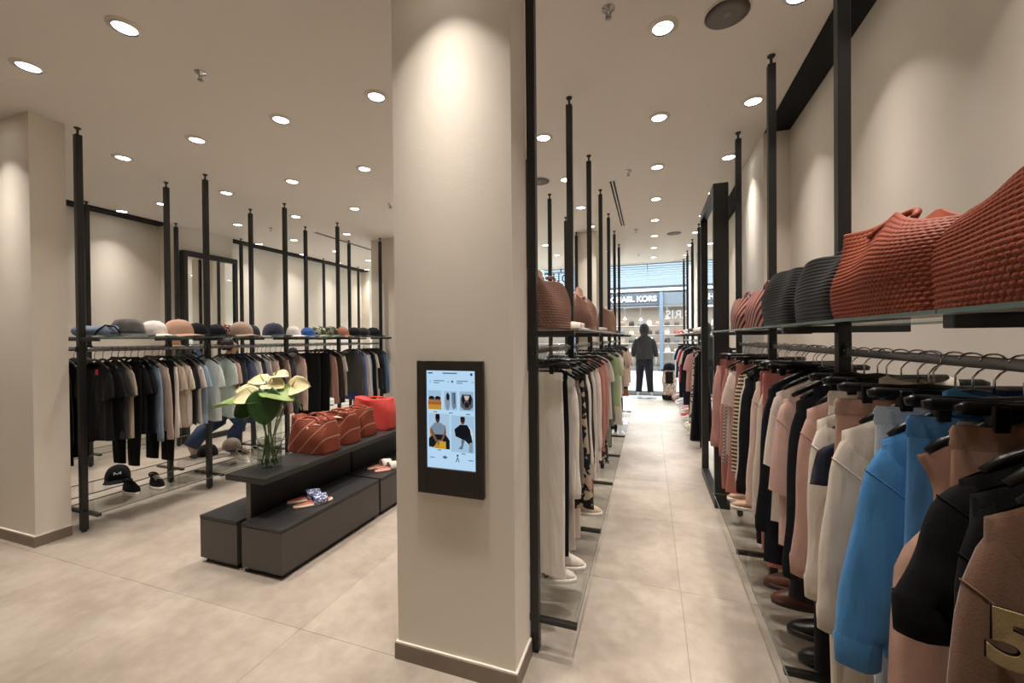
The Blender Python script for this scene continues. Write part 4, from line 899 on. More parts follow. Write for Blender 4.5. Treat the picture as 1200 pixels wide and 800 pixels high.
# ------------------------------------------------------------------ footwear
def outline(q, L, w):
    # half widths of a shoe sole along its length q (0 heel .. 1 toe)
    return w*(.72+.28*math.sin(PI*min(1, q*1.05)-.4)) * (math.sin(PI*min(max(q, .0), 1))**.32)
def shoe(parent_name, loc, rz, label, group, upper, sole, L=.275, w=.048, high=.085, lace=None, strap=None, opening='#1a1a1a', cat='shoe', stripe=None):
    t = thing(parent_name, loc, label, cat, group, rz)
    qs = np.linspace(.005, .995, 18); K = 16
    def prof(zlo, zhi, k=1.0, z0=None):
        pts = []
        for q in qs: pts.append((L*(q-.5), outline(q, L, w)*k))
        loop = [(x, y) for x, y in pts]+[(x, -y) for x, y in reversed(pts)]
        return [[(x, y, zlo) for x, y in loop], [(x*1.01, y*1.04, (zlo+zhi)/2) for x, y in loop], [(x, y, zhi) for x, y in loop]]
    G().loft(prof(0, .026)).obj('sole', sole, t)
    rings = []
    for q in qs:
        x = L*(q-.5)*.98; hw = outline(q, L, w)*.95
        h = .024+ (high*(.72+.28*math.cos(q*2.2)) if q < .42 else lerp(high*.9, .036, ((q-.42)/.58)**.8))*min(1, (math.sin(PI*q)**.35))
        ring = [(x, hw*math.cos(PI*k/(K-1))*(1-.18*math.sin(PI*k/(K-1))*(q < .42)), .022+(h-.022)*math.sin(PI*k/(K-1))**.72) for k in range(K)]
        rings.append(ring+[(x, -hw*.5, .02), (x, hw*.5, .02)])
    G().loft(rings).obj('upper', upper, t)
    G().ell((-L*.27, 0, high*.93+.015), (L*.17, w*.52, .016), 16, 6).obj('opening', plain('dark shoe lining '+opening, opening, .9), t)
    G().tube([(-L*.27+L*.185*math.cos(2*PI*k/20), w*.62*math.sin(2*PI*k/20), high*.93+.019-.012*(math.cos(2*PI*k/20))) for k in range(21)], .006, 6).obj('padded_collar', upper, t)
    if lace:
        for k in range(4):
            x = -.02+k*.022; z = .024+lerp(high*.9, .04, (x/L+.5-.42)/.58 if x/L+.5 > .42 else 0)
            G().tube([(x, -.022, z-.008), (x+.004, 0, z+.004), (x, .022, z-.008)], .0035, 5).obj('lace', lace, t)
    if stripe:
        g = G()
        for s in (-1, 1): g.tube([(-.045, s*w*.93, .075), (-.02, s*w*.97, .032), (.025, s*w*.95, .07)], .006, 5)
        g2 = g.obj('side_mark', stripe, t); 
    if strap:
        G().tube([(-.0, -w*.98, .04), (.0, -w*.6, .085), (0, 0, .1), (0, w*.6, .085), (0, w*.98, .04)], .009, 6, flat=(1.6, .5)).obj('strap', upper, t)
        G().tube([(.012*math.cos(2*PI*k/12), -w*.75+.0, .08+.012*math.sin(2*PI*k/12)) for k in range(13)], .0025, 5).obj('buckle', M_chrome, t)
    return t
LZ = LOWZ+.0015
shoe('sneaker', (-4.33, 2.27, LZ), -.15, 'black sneaker with white sole on low glass shelf, left of its pair', 'black and white sneakers', F('#141414'), M_white, lace=F('#191919'))
shoe('sneaker', (-4.27, 2.43, LZ), -.25, 'black sneaker with white sole on low glass shelf, right of its pair', 'black and white sneakers', F('#17181b'), M_white, lace=F('#d5d2cc'))
shoe('sneaker', (-4.25, 3.24, LZ), -.3, 'white sneaker on low glass shelf behind the vase, left of its pair', 'white sneakers on the left', F('#d6cfc6'), M_white, lace=F('#2b2b2b'))
shoe('sneaker', (-4.22, 3.40, LZ), -.3, 'white sneaker on low glass shelf behind the vase, right of its pair', 'white sneakers on the left', F('#d9d3ca'), M_white, lace=F('#2b2b2b'))
shoe('sneaker', (-.53, 2.16, LZ), .15, 'white leather sneaker with dark side mark below the white trousers, front of its pair', 'white leather sneakers', F('#d4cabe'), M_white, L=.29, lace=F('#d9d2c8'), stripe=F('#5b5a4a'), opening='#4a443c')
shoe('sneaker', (-.50, 2.30, LZ), .1, 'white leather sneaker below the white trousers, rear of its pair', 'white leather sneakers', F('#d4cabe'), M_white, L=.29, lace=F('#d9d2c8'), opening='#4a443c')
shoe('sneaker', (-.48, 3.05, LZ), .1, 'cream shoe on the low aisle shelf beyond the camouflage jacket', None, F('#c7b49a'), M_white, L=.27, lace=F('#d9d2c8'))
M_brown = plain('brown leather', '#5e3322', .4, var=.15, scale=20); M_blk = plain('black leather', '#141312', .35)
M_gum = plain('brown rubber sole', '#3a2216', .6)
shoe('leather_shoe', (.70, 2.46, LZ), 3.1, 'brown leather shoe on the low right shelf, rear of its pair', 'brown leather shoes', M_brown, M_gum, strap=1, cat='shoe')
shoe('leather_shoe', (.70, 2.32, LZ), 3.15, 'brown leather shoe with buckle on the low right shelf, front of its pair', 'brown leather shoes', M_brown, M_gum, strap=1, cat='shoe')
shoe('leather_shoe', (.71, 2.10, LZ), 3.1, 'black leather shoe with bright buckle on the low right shelf, beside the brown ones', 'black leather shoes', M_blk, M_blk, strap=1, high=.07)
shoe('leather_shoe', (.70, 1.93, LZ), 3.15, 'black leather shoe on the low right shelf, nearest the camera', 'black leather shoes', M_blk, M_blk, strap=1, high=.07)
shoe('leather_shoe', (.72, 3.5, LZ), 3.15, 'light tan shoe on the low right shelf, front one beside the mirror', 'light tan shoes', plain('tan leather', '#b08a6c', .45), M_white, strap=None, high=.06)
shoe('leather_shoe', (.72, 3.66, LZ), 3.1, 'light tan shoe on the low right shelf, rear one beside the mirror', 'light tan shoes', plain('tan leather', '#b08a6c', .45), M_white, strap=None, high=.06)
FS = 'sneakers on the far low shelf'
for i, (y, c, w) in enumerate(((5.95, '#d8d0c2', 'cream'), (6.35, '#d8dcb8', 'pale lime'), (6.55, '#d9d6cc', 'white and lime'), (7.0, '#e0ddd5', 'bright white'), (7.25, '#c04a55', 'pinkish red'), (7.6, '#c9c3b9', 'stone'), (7.9, '#d45d86', 'pink'), (8.4, '#c8c9cf', 'light grey'), (8.8, '#bfc2c9', 'silver grey'))):
    shoe('sneaker', (.60+(.06 if w == 'pink' else 0), y, LZ), PI+.15*(-1)**i, f'{w} sneaker on the low shelf at the far right rack', FS, F(c), M_white, lace=F('#eeeeea'))
def slide(loc, rz, label, group, sole_c, strap_m, rim='#e8dccb', sc=1.0):
    t = thing('slide_sandal', loc, label, 'sandal', group, rz); t.scale = (sc,)*3
    L, w = .26, .046; qs = np.linspace(.005, .995, 20)
    def loop(k, z): 
        p = [(L*(q-.5)*k, outline(q, L, w)*k) for q in qs]; return [(x, y, z) for x, y in p]+[(x, -y, z) for x, y in reversed(p)]
    G().loft([loop(1, 0), loop(1.02, .01), loop(1, .019)]).obj('sole', plain('pale slide rim '+rim, rim, .6), t)
    G().loft([loop(.93, .0185), loop(.92, .0215)]).obj('footbed', plain('footbed '+sole_c, sole_c, .7), t)
    rings = []
    for x in (-.005, .03, .065, .088):
        ww = w*(1.06 if x < .05 else 1.0); hh = .062 - .16*max(0, x-.02)
        o = [(x, ww*math.cos(PI*k/16), .012+hh*math.sin(PI*k/16)) for k in range(17)]; i_ = [(x, ww*.9*math.cos(PI*k/16), .012+(hh-.006)*math.sin(PI*k/16)) for k in range(16, -1, -1)]
        rings.append(o+i_)
    G().loft(rings).obj('strap', strap_m, t)
M_bl = fabric('#55678f', 'spots', '#d9dde2', 70)
slide((-2.30, 2.28, .321), 1.0, 'blue patterned slide with tan footbed on the front plinth, right of the pair', 'blue patterned slides', '#b46a4e', M_bl)
slide((-2.41, 2.33, .321), 1.0, 'blue patterned slide with tan footbed on the front plinth, left of the pair', 'blue patterned slides', '#b46a4e', M_bl)
M_pl = F('#c9c3ba')
slide((-2.25, 3.1, .321), 1.05, 'pale slide with coral footbed on the rear plinth, right of the pair', 'pale slides', '#c0755f', M_pl, '#e3bfb5')
slide((-2.36, 3.14, .321), 1.05, 'pale slide with coral footbed on the rear plinth, left of the pair', 'pale slides', '#c0755f', M_pl, '#e3bfb5')
for i, (y, c, w, x, z) in enumerate(((2.66, '#d8cfc3', 'white', -.50, 0), (2.78, '#cfc5b8', 'cream', -.50, 0), (4.25, '#8f8a82', 'grey', -.5, 0), (4.36, '#7f7a73', 'dark grey', -.5, 0), (6.2, '#3b3b3c', 'black', -.5, 0))):
    slide((x, y, SH), .1, f'{w} slide on the upper aisle shelf between the tan totes', 'slides on the aisle shelf', c, F(c), c, .85)
for i, (y, c, w) in enumerate(((9.3, '#c9566a', 'coral pink'), (8.95, '#d8a0a4', 'pale pink'), (8.4, '#cf5d5d', 'red'), (7.95, '#6b3a34', 'dark brown'), (7.4, '#b9b5b0', 'silver'), (6.95, '#8b8988', 'grey'), (6.4, '#3c3b3c', 'black'), (6.1, '#a09b96', 'light grey'))):
    slide((.62+.04*(i % 2), y, SH), PI-.1, f'{w} slide on the upper shelf of the far right rack', 'slides on the far right shelf', '#d8b9a8', F(c, 'spots', '#f0ece6' if i % 2 else '#191919', 50), '#e9e3dc', 1.15)
#--PART4--
# ------------------------------------------------------------------ wall screen on the pier
px0, px1, pz0, pz1, py = -1.005, -.681, .806, 1.404, 1.62
t = thing('touch_screen', ((px0+px1)/2, py, (pz0+pz1)/2), 'upright black wall screen showing fashion pictures on the square pillar', 'screen')
W, H = px1-px0, pz1-pz0
def fb(c, d, m, n): G().box(c, d, .002).obj(n, m, t, False)
M_frame = plain('dark bronze screen frame', '#2c2823', .4, bump=.03, scale=300)
fb((-W/2+.0235, -.012, 0), (.047, .024, H), M_frame, 'frame_side'); fb((W/2-.0185, -.012, 0), (.037, .024, H), M_frame, 'frame_side')
fb((.005, -.012, H/2-.022), (W-.084, .024, .044), M_frame, 'frame_top'); fb((.005, -.012, -H/2+.059), (W-.084, .024, .118), M_frame, 'frame_bottom')
sx0, sx1, sz0, sz1 = -W/2+.048, W/2-.038, -H/2+.118, H/2-.044
cx, cz, sw, sh = (sx0+sx1)/2, (sz0+sz1)/2, sx1-sx0, sz1-sz0
disp = G().box((cx, -.013, cz), (sw, .008, sh)).obj('display', emit('screen backlight', '#a9c8e2', 1.05), t, False)
def E_(c, s=.9): return emit('screen ink '+c, c, s)
ly = [-.0176]
def poly(pts, c, name='screen_graphic', s=.9):
    """flat print on the screen, u right, v down in 0..100 x 0..200 units"""
    ly[0] -= .00004
    V = [(sx0+sw*u/100, ly[0], sz1-sh*v/200) for u, v in pts]
    return G().add(V, [tuple(range(len(V)))]).obj(name, E_(c, s), disp, False)
def rect(u0, v0, u1, v1, c, name='screen_graphic'): return poly([(u0, v0), (u1, v0), (u1, v1), (u0, v1)], c, name)
def ellp(u, v, a, b, c, name='screen_graphic'): return poly([(u+a*math.cos(2*PI*k/18), v+b*math.sin(2*PI*k/18)) for k in range(18)], c, name)
rect(3, 4, 13, 6.5, '#3d4d5c', 'screen_text'); rect(34, 4, 64, 6.5, '#5a6b78', 'screen_text'); ellp(93, 7, 2.5, 2.8, '#2c2c58', 'screen_icon')
for u in (14, 62): rect(u+1, 20, u+24, 21.6, '#4d5e6c', 'screen_text'); rect(u+1, 24, u+13, 25.6, '#4d5e6c', 'screen_text')
ellp(54, 22, 2.2, 2.4, '#4d5e6c', 'screen_icon'); rect(44, 22, 47, 23.5, '#6d7e8c', 'screen_icon'); rect(94, 22, 97, 23.5, '#6d7e8c', 'screen_icon'); rect(7, 20, 8.5, 25, '#8394a2', 'screen_icon')
rect(3, 41, 31, 80, '#9dbdd6', 'picture_tile'); rect(36, 41, 64, 80, '#a3c2da', 'picture_tile'); rect(69, 41, 97, 80, '#94b5cf', 'picture_tile')
rect(3, 63, 31, 80, '#a0611f', 'picture_tile'); rect(3, 70, 31, 80, '#c08a2a', 'picture_tile')
for u in (10.5, 23.5): ellp(u, 57, 6.2, 4.6, '#1c1715')
rect(4, 59, 30, 62.5, '#8c5546')
ellp(44, 62, 5.2, 19, '#7f92a4'); ellp(45, 53, 3.4, 7.5, '#1b1a22'); poly([(52, 44), (61, 44), (62, 74), (56, 79), (53, 70)], '#6d8292'); poly([(56, 44), (60, 44), (60, 68), (57, 66)], '#4d616f')
poly([(71, 56), (74, 47), (92, 47), (96, 56), (96, 72), (89, 78), (78, 78), (71, 72)], '#5b5d60'); poly([(73, 55), (76, 46), (80, 60), (76, 70)], '#16181c'); poly([(94, 55), (90, 46), (86, 60), (91, 70)], '#16181c'); ellp(83.5, 68, 5, 6, '#2a1e1c'); poly([(78, 50), (89, 50), (86, 58), (81, 58)], '#c9b9a8')
for u, v in ((14, 84), (47, 85), (82, 86), (22, 162), (72, 166)): rect(u, v, u+8, v+1.6, '#4a5c6a', 'screen_text')
rect(4, 88, 48, 160, '#a5c4dc', 'picture_tile'); rect(51, 90, 98, 164, '#a1c0d9', 'picture_tile')
# seated figure left: grey tee, dark trousers, yellow chair
poly([(6, 120), (20, 108), (40, 112), (42, 158), (18, 160), (8, 150)], '#b08b22'); poly([(17, 107), (30, 107), (39, 114), (41, 134), (13, 134), (9, 116)], '#77889a'); ellp(23, 99, 4.6, 8.5, '#4a332a'); poly([(18, 97), (19, 89), (27, 89), (28, 97)], '#16130f'); poly([(19.5, 97), (27, 97), (27, 100), (19.5, 100)], '#0d0d0f')
poly([(4, 140), (14, 131), (40, 131), (48, 142), (48, 160), (38, 160), (34, 144), (24, 142), (14, 158), (4, 157)], '#191a22'); poly([(9, 116), (13, 124), (22, 144), (19, 147), (7, 127)], '#7a5340'); poly([(39, 114), (41, 126), (33, 144), (30, 142), (37, 125)], '#7a5340'); poly([(22, 143), (30, 142), (28, 153), (23, 153)], '#83594a'); poly([(26, 145), (40, 145), (40, 160), (26, 160)], '#c79a25')
# seated figure right: black poncho, grey boots, pale chair
ellp(87, 130, 9, 18, '#c6d2da'); poly([(58, 118), (70, 108), (84, 108), (90, 118), (92, 134), (80, 140), (60, 132)], '#14161c'); ellp(75, 100, 4.4, 7.5, '#5a4034'); poly([(70, 98), (71, 92), (79, 92), (80, 98)], '#1b1613'); poly([(71, 99), (79, 99), (79, 102), (71, 102)], '#0d0d0f')
poly([(76, 136), (92, 128), (95, 144), (88, 148), (82, 142)], '#191b24'); poly([(72, 138), (79, 138), (74, 158), (66, 157), (72, 150)], '#5d707c'); poly([(88, 144), (95, 142), (95, 163), (87, 163)], '#7f95a3')
for u in (6, 86): rect(u, 178, u+10, 179.6, '#53646f', 'screen_icon')
poly([(32, 177), (38, 173), (44, 177), (38, 180)], '#53646f', 'screen_icon'); ellp(64, 171, 2, 2.4, '#3f505c', 'screen_icon'); poly([(64, 173), (68, 184), (66, 184), (64, 177), (62, 184), (60, 184)], '#3f505c', 'screen_icon')
g = G()
for k, (u, h) in enumerate(((-.012, .01), (-.007, .006), (-.002, .006), (.004, .009), (.009, .006))): g.box((.012+u, -.0247, -H/2+.06), (.0032, .0014, h))
o = g.obj('maker_mark', plain('dim mark', '#141210', .5), t, False); o['kind'] = 'stuff'

# ------------------------------------------------------------------ figures
def skin_body(name, joints, edges, mat, parent, root, sub=2):
    """one continuous surface grown over a skeleton; joints: name -> (pos, radius or (rx, ry))"""
    names = list(joints); me = bpy.data.meshes.new(name); me.from_pydata([joints[n][0] for n in names], [(names.index(a), names.index(b)) for a, b in edges], [])
    o = bpy.data.objects.new(name, me); COL.objects.link(o); o.parent = parent
    md = o.modifiers.new('skin', 'SKIN'); md.use_smooth_shade = True
    for i, n in enumerate(names):
        r = joints[n][1]; sv = me.skin_vertices[0].data[i]; sv.radius = r if isinstance(r, tuple) else (r, r); sv.use_root = (n == root)
    s = o.modifiers.new('sub', 'SUBSURF'); s.levels = sub; s.render_levels = sub
    ev = o.evaluated_get(bpy.context.evaluated_depsgraph_get()); me2 = bpy.data.meshes.new_from_object(ev); me2.name = name
    o.modifiers.clear(); o.data = me2; me2.materials.clear(); me2.materials.append(mat); me2.shade_smooth()
    return o
bpy.context.view_layer.update()
M_mq = plain('white mannequin lacquer', '#dfe0e2', .35)
t = thing('mannequin', (-.14, 10.55, .03), 'white mannequin in black hooded jacket and trousers facing the shop window', 'mannequin')
G().lathe([(.001, -.03), (.26, -.03), (.26, -.02), (.001, -.018)], n=32, sx=1.1, sy=.7).obj('base_plate', plain('grey base plate', '#6b6e72', .3, metal=.6), t)
def limbs(J, fing=True):
    E = [('pel', 'abd'), ('abd', 'che'), ('che', 'nk'), ('nk', 'jaw'), ('jaw', 'hd'), ('hd', 'top')]
    for s in 'lr':
        E += [('pel', 'hip'+s), ('hip'+s, 'kn'+s), ('kn'+s, 'ca'+s), ('ca'+s, 'an'+s), ('an'+s, 'to'+s), ('che', 'sh'+s), ('sh'+s, 'el'+s), ('el'+s, 'wr'+s), ('wr'+s, 'pa'+s)]
        if fing: E += [('pa'+s, 'f%d%s' % (k, s)) for k in range(4)]+[('f%d%s' % (k, s), 'g%d%s' % (k, s)) for k in range(4)]+[('wr'+s, 'th'+s), ('th'+s, 'ti'+s)]
    return E
J = dict(pel=((0, 0, .92), (.15, .1)), abd=((0, .0, 1.1), (.13, .09)), che=((0, .0, 1.34), (.16, .1)), nk=((0, .0, 1.5), .05), jaw=((0, .02, 1.58), .062), hd=((0, .015, 1.67), (.072, .088)), top=((0, .0, 1.76), .045))
for s, q in (('l', -1), ('r', 1)):
    J['hip'+s] = ((q*.1, 0, .88), .088); J['kn'+s] = ((q*.115, .01, .48), .056); J['ca'+s] = ((q*.13, -.01, .32), .05); J['an'+s] = ((q*.15, 0, .08), .034); J['to'+s] = ((q*.17, .13, .028), (.04, .022))
    J['sh'+s] = ((q*.17, 0, 1.42), .058); J['el'+s] = ((q*.255, -.01, 1.16), .041); J['wr'+s] = ((q*.27, .05, .93), .027); J['pa'+s] = ((q*.27, .07, .87), (.018, .034))
    for k in range(4): J['f%d%s' % (k, s)] = ((q*.268, .05+.016*k, .80-.004*abs(k-1.5)), .0085); J['g%d%s' % (k, s)] = ((q*.258, .05+.016*k, .755+.008*abs(k-1.4)), .0075)
    J['th'+s] = ((q*.262, .10, .87), .010); J['ti'+s] = ((q*.255, .118, .82), .008)
body = skin_body('body', J, limbs(J), M_mq, t, 'pel')
def wrap(name, levels, mat, parent, n=28):
    return G().loft([[(cx_+rx*math.cos(2*PI*k/n), cy_+ry*math.sin(2*PI*k/n), z) for k in range(n)] for z, cx_, cy_, rx, ry in levels], False, False).obj(name, mat, parent)
M_blackcl = fabric('#3b3b3b'); M_blackcl2 = fabric('#23252f')
wrap('jacket', [(.93, 0, 0, .205, .14), (.95, 0, 0, .215, .15), (1.0, 0, 0, .205, .145), (1.15, 0, 0, .2, .14), (1.3, 0, 0, .215, .145), (1.4, 0, 0, .215, .13), (1.46, 0, 0, .17, .1), (1.5, 0, 0, .1, .085), (1.54, 0, 0, .085, .08)], M_blackcl, t)
for q in (-1, 1):
    G().tube([(q*.16, 0, 1.415), (q*.2, 0, 1.34), (q*.25, -.01, 1.17), (q*.268, .02, 1.05), (q*.27, .035, 1.0)], [.07, .075, .066, .06, .055], 16).obj('sleeve', M_blackcl, t)
    G().tube([(q*.08, 0, .95), (q*.1, 0, .84), (q*.115, .01, .48), (q*.135, 0, .2), (q*.14, 0, .12)], [.11, .112, .088, .075, .074], 18).obj('trouser_leg', M_blackcl2, t)
wrap('trouser_seat', [(.76, 0, 0, .13, .11), (.82, 0, 0, .185, .125), (.92, 0, 0, .175, .12), (1.02, 0, 0, .16, .11)], M_blackcl2, t)
hd = []
for i in range(11):
    a = PI*(i/10); r = max(.012, math.sin(a)); hd.append([(.12*r*math.cos(2*PI*k/24), -.035+.12*r*math.sin(2*PI*k/24)*(1 if math.sin(2*PI*k/24) < .2 else .35), 1.655-.165*math.cos(a)) for k in range(24)])
G().loft(hd).obj('hood', M_blackcl, t)

t = thing('person', (-5.33, 3.78, 0), 'person in blue jeans and tan shoes walking behind the left racks', 'person', None, -.5)
PJ = dict(pel=((0, 0, .80), (.14, .1)), abd=((.0, .02, .97), (.12, .09)), che=((0, .06, 1.17), (.15, .1)), nk=((0, .09, 1.3), .048), jaw=((0, .12, 1.36), .056), hd=((0, .115, 1.43), (.066, .08)), top=((0, .1, 1.51), .042), nose=((0, .195, 1.415), .012))
for s, q, kx, ax, az, tx, tz in (('l', -1, -.08, -.30, .17, -.3, .06), ('r', 1, .14, .12, .085, .22, .03)):
    PJ['hip'+s] = ((q*.09, 0, .77), .085); PJ['kn'+s] = ((q*.1, kx+.06, .43), .056); PJ['ca'+s] = ((q*.1, (kx+ax)/2, .30 if q > 0 else .34), .05); PJ['an'+s] = ((q*.1, ax, az), .034); PJ['to'+s] = ((q*.11, tx+.02, tz), (.036, .024))
    PJ['sh'+s] = ((q*.16, .06, 1.24), .052); PJ['el'+s] = ((q*.21, .02-q*.05, 1.0), .038); PJ['wr'+s] = ((q*.21, .12-q*.05, .82), .026); PJ['pa'+s] = ((q*.21, .14-q*.05, .76), (.016, .03))
    for k in range(4): PJ['f%d%s' % (k, s)] = ((q*.205, .11+.016*k-q*.05, .70), .008); PJ['g%d%s' % (k, s)] = ((q*.197, .115+.016*k-q*.05, .66), .007)
    PJ['th'+s] = ((q*.2, .17-q*.05, .76), .0095); PJ['ti'+s] = ((q*.195, .185-q*.05, .715), .008)
pb = skin_body('body', PJ, limbs(PJ)+[('hd', 'nose')], plain('skin', '#b98a6c', .55), t, 'pel')
M_jean = plain('blue denim', '#2b405f', .85, bump=.1, scale=300, var=.35)
for s, q in (('l', -1), ('r', 1)):
    pts = [PJ['hip'+s][0], PJ['kn'+s][0], PJ['ca'+s][0], PJ['an'+s][0]]
    pts = [(pts[0][0], pts[0][1], pts[0][2]+.06)]+pts
    e = Vector(pts[-1]); d = (e-Vector(pts[-2])).normalized(); pts[-1] = (e+d*.02)[:]
    G().tube(pts, [.105, .107, .088, .086, .09], 16).obj('jeans_leg', M_jean, t)
    a, b = Vector(PJ['an'+s][0]), Vector(PJ['to'+s][0]); d = (b-a); d.normalize()
    dn = Vector((0, -d.z, 0)) if False else Vector((0, 0, 0))
    G().tube([(a-Vector((0, .045, .03)))[:], (a+Vector((0, 0, -.02)))[:], (a.lerp(b, .6))[:], (b+d*.03)[:], (b+d*.055)[:]], [.034, .048, .045, .036, .015], 14).obj('shoe', plain('tan suede shoe', '#b09a84', .8), t)
wrap('trouser_seat', [(.68, 0, 0, .12, .11), (.76, 0, 0, .175, .125), (.86, 0, 0, .165, .12), (.92, 0, 0, .15, .11)], M_jean, t)
wrap('top', [(.84, 0, .01, .175, .13), (.97, 0, .02, .165, .12), (1.1, 0, .05, .175, .125), (1.2, 0, .06, .185, .115), (1.27, 0, .08, .12, .085), (1.3, 0, .09, .07, .065)], fabric('#23262e'), t)
for q in (-1, 1): G().tube([(q*.15, .06, 1.235), (q*.19, .045-q*.02, 1.12), (q*.212, .02-q*.05, 1.0), (q*.212, .08-q*.05, .88)], [.06, .058, .05, .044], 14).obj('sleeve', fabric('#23262e'), t)
hr = []
for i in range(9):
    a = PI*(.25+.75*i/8); r = max(.02, math.sin(a)); hr.append([(.082*r*math.cos(2*PI*k/20), .085+.092*r*math.sin(2*PI*k/20)*(1 if math.sin(2*PI*k/20) < .3 else .7), 1.45-.1*math.cos(a)) for k in range(20)])
G().loft(hr).obj('hair', plain('dark brown hair', '#1c1512', .6, bump=.3, scale=200), t)

# ------------------------------------------------------------------ by the window: leopard trolley bag with a black cap, pink bag
t = thing('patterned_trolley_bag', (.43, 10.35, 0), 'leopard print trolley bag with black flap standing by the shop window', 'bag')
M_leo = fabric('#cfbfb2', 'spots', '#3b3230', 34)
G().loft([[(w*math.copysign(abs(math.cos(2*PI*k/28))**.6, math.cos(2*PI*k/28)), d*math.copysign(abs(math.sin(2*PI*k/28))**.6, math.sin(2*PI*k/28)), z) for k in range(28)] for w, d, z in ((.13, .1, .1), (.15, .12, .14), (.155, .125, .35), (.15, .12, .55), (.13, .11, .66), (.1, .09, .72))]).obj('bag_body', M_leo, t)
G().box((-.02, 0, .07), (.3, .24, .12), .03).obj('dark_base', F('#171922'), t, False)
G().box((-.01, -.12, .54), (.17, .03, .28), .01).obj('front_pocket', F('#1d1515'), t, False)
for q in (-1, 1): G().tube([(q*.12, .06, .15), (q*.16, .06, .45), (q*.13, .04, .72)], .012, 8).obj('strap', F('#c9b6a6'), t)
cap((.43, 10.33, .70), 2.6, F('#16171d'), 'black cap lying on top of the leopard print bag', None, 1.5)
t = thing('pink_pouch', (.62, 10.1, .0), 'soft pink pouch lying on the floor at the window', 'bag')
G().ell((0, 0, .095), (.16, .1, .094), 18, 10).obj('pouch', F('#c9a5a8'), t); G().tube([(-.05, -.09, .12), (0, -.1, .16), (.05, -.09, .12)], .008, 6).obj('carry_strap', F('#1c2030'), t)

# ------------------------------------------------------------------ lettering on our own window, exit sign
t = thing('window_lettering', (.74, Y1-.012, 2.06), 'white lettering PARIS on the window glass, read from outside', 'lettering')
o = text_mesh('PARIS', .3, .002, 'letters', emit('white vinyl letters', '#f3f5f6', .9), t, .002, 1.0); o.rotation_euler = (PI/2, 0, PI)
t = thing('shop_name_lettering', (-2.19, 9.56, 2.9), 'large dark blue outline letters hung at the shop window top', 'lettering')
M_navy = plain('navy letters', '#1c2445', .5); r = .022
def stroke(pts, nm='letter'): G().tube(pts, r, 8).obj(nm, M_navy, t)
stroke([(-.42, 0, -.12), (-.42, 0, .42)]); stroke([(-.42, 0, .15), (-.36, 0, .24), (-.28, 0, .26), (-.2, 0, .22), (-.18, 0, .14), (-.18, 0, -.12)])
stroke([(.0, 0, .25), (.0, 0, -.02), (.05, 0, -.1), (.13, 0, -.1), (.19, 0, -.02)]); stroke([(.2, 0, .25), (.2, 0, -.25)])
stroke([(.28, 0, .42), (.29, 0, .28)], 'apostrophe')
stroke([(.45+.11*math.cos(2*PI*k/18), 0, .03+.14*math.sin(2*PI*k/18)) for k in range(19)]); stroke([(.56, 0, -.1), (.56, 0, .44)])
G().box((.05, .03, .265), (1.3, .02, .02)).obj('carrier_bar', M_navy, t, False)
for x in (-.4, .55): G().box((x, .03, .36), (.014, .014, .19)).obj('hanger_rod', M_navy, t, False)
t.scale = (.62, .62, .62)
t = thing('exit_sign', (-2.58, 9.5, 3.06), 'green and white emergency exit sign hanging from the ceiling at the far end', 'exit sign')
G().box((0, 0, 0), (.34, .03, .17), .003).obj('light_box', emit('exit white', '#d9eee4', 1.0), t, False)
G().box((-.085, -.017, 0), (.165, .004, .165)).obj('green_field', emit('exit green', '#128a54', .9), t, False)
g = G().ell((-.1, -.0205, .045), (.014, .002, .014), 10, 6).tube([(-.1, -.0205, .03), (-.09, -.0205, -.01), (-.06, -.0205, -.05)], .008, 6).tube([(-.09, -.0205, -.01), (-.12, -.0205, -.05)], .008, 6).tube([(-.1, -.0205, .022), (-.07, -.0205, .015), (-.055, -.0205, .03)], .006, 6); o = g.obj('running_man', emit('exit white', '#d9eee4', 1.0), t); o['kind'] = 'stuff'
G().tube([(.05, -.018, 0), (.12, -.018, 0)], .006, 6).obj('arrow', emit('exit green', '#128a54', .9), t)
G().box((0, 0, .11), (.012, .012, .06)).obj('hanger_rod', M_steel, t, False)

# ------------------------------------------------------------------ the mall corridor and the shop across it
struct('floor_corridor', G().box((-2, 15.1, -.05), (22, 8, .1)), plain('pale corridor stone', '#86847f', .3, var=.08, scale=3))
struct('ceiling_corridor', G().box((-2, 12.0, 5.2), (22, 1.8, .1)).box((-2, 18.6, 5.2), (22, 1.2, .1)), M_ceil)
Q = 19.0
struct('wall_opposite', G().box((-2, Q+.6, 3.62), (22, 1.0, .12)).box((-2, Q+.25, 5.0), (22, .4, .4)), plain('pale grey fascia', '#a4a9ae', .6))
w2 = struct('window_2', G().box((-2, Q+.3, 4.3), (22, .06, .98)), emit('daylit clerestory glazing', '#cfe4f4', 1.15))
M_louv = plain('aluminium louvre', '#6f8294', .4, metal=.3)
for z in (4.78, 4.68, 4.58, 4.48, 4.38, 4.28, 4.1): G().box((-2, Q+.2, z), (22, .08, .022)).obj('louvre', M_louv, w2, False)
for x in (-8, -5.2, -2.6, .9-1.0, 2.2, 4.6): G().box((x, Q+.22, 4.3), (.03, .05, .98)).obj('mullion', M_louv, w2, False)
t = thing('shop_sign', (-1.5, Q, 3.2), 'grey shop fascia with white illuminated letters across the corridor', 'sign')
G().box((-2.4, .06, -.02), (8.6, .12, .56)).obj('fascia', plain('mid grey fascia', '#2b3036', .5), t, False)
o = text_mesh('MICHAEL KORS', .335, .02, 'letters', emit('lit white letters', '#ffffff', 2.2), t, .012); o.rotation_euler = (PI/2, 0, 0)
o.location = (0, -.03, .0); bb = max(v.co.x for v in o.data.vertices); o.location.x = (.28+1.5)-bb
t = thing('shop_pillar', (.46, Q-.05, 0), 'slim blue grey steel pillar between the two shopfronts across the corridor', 'pillar')
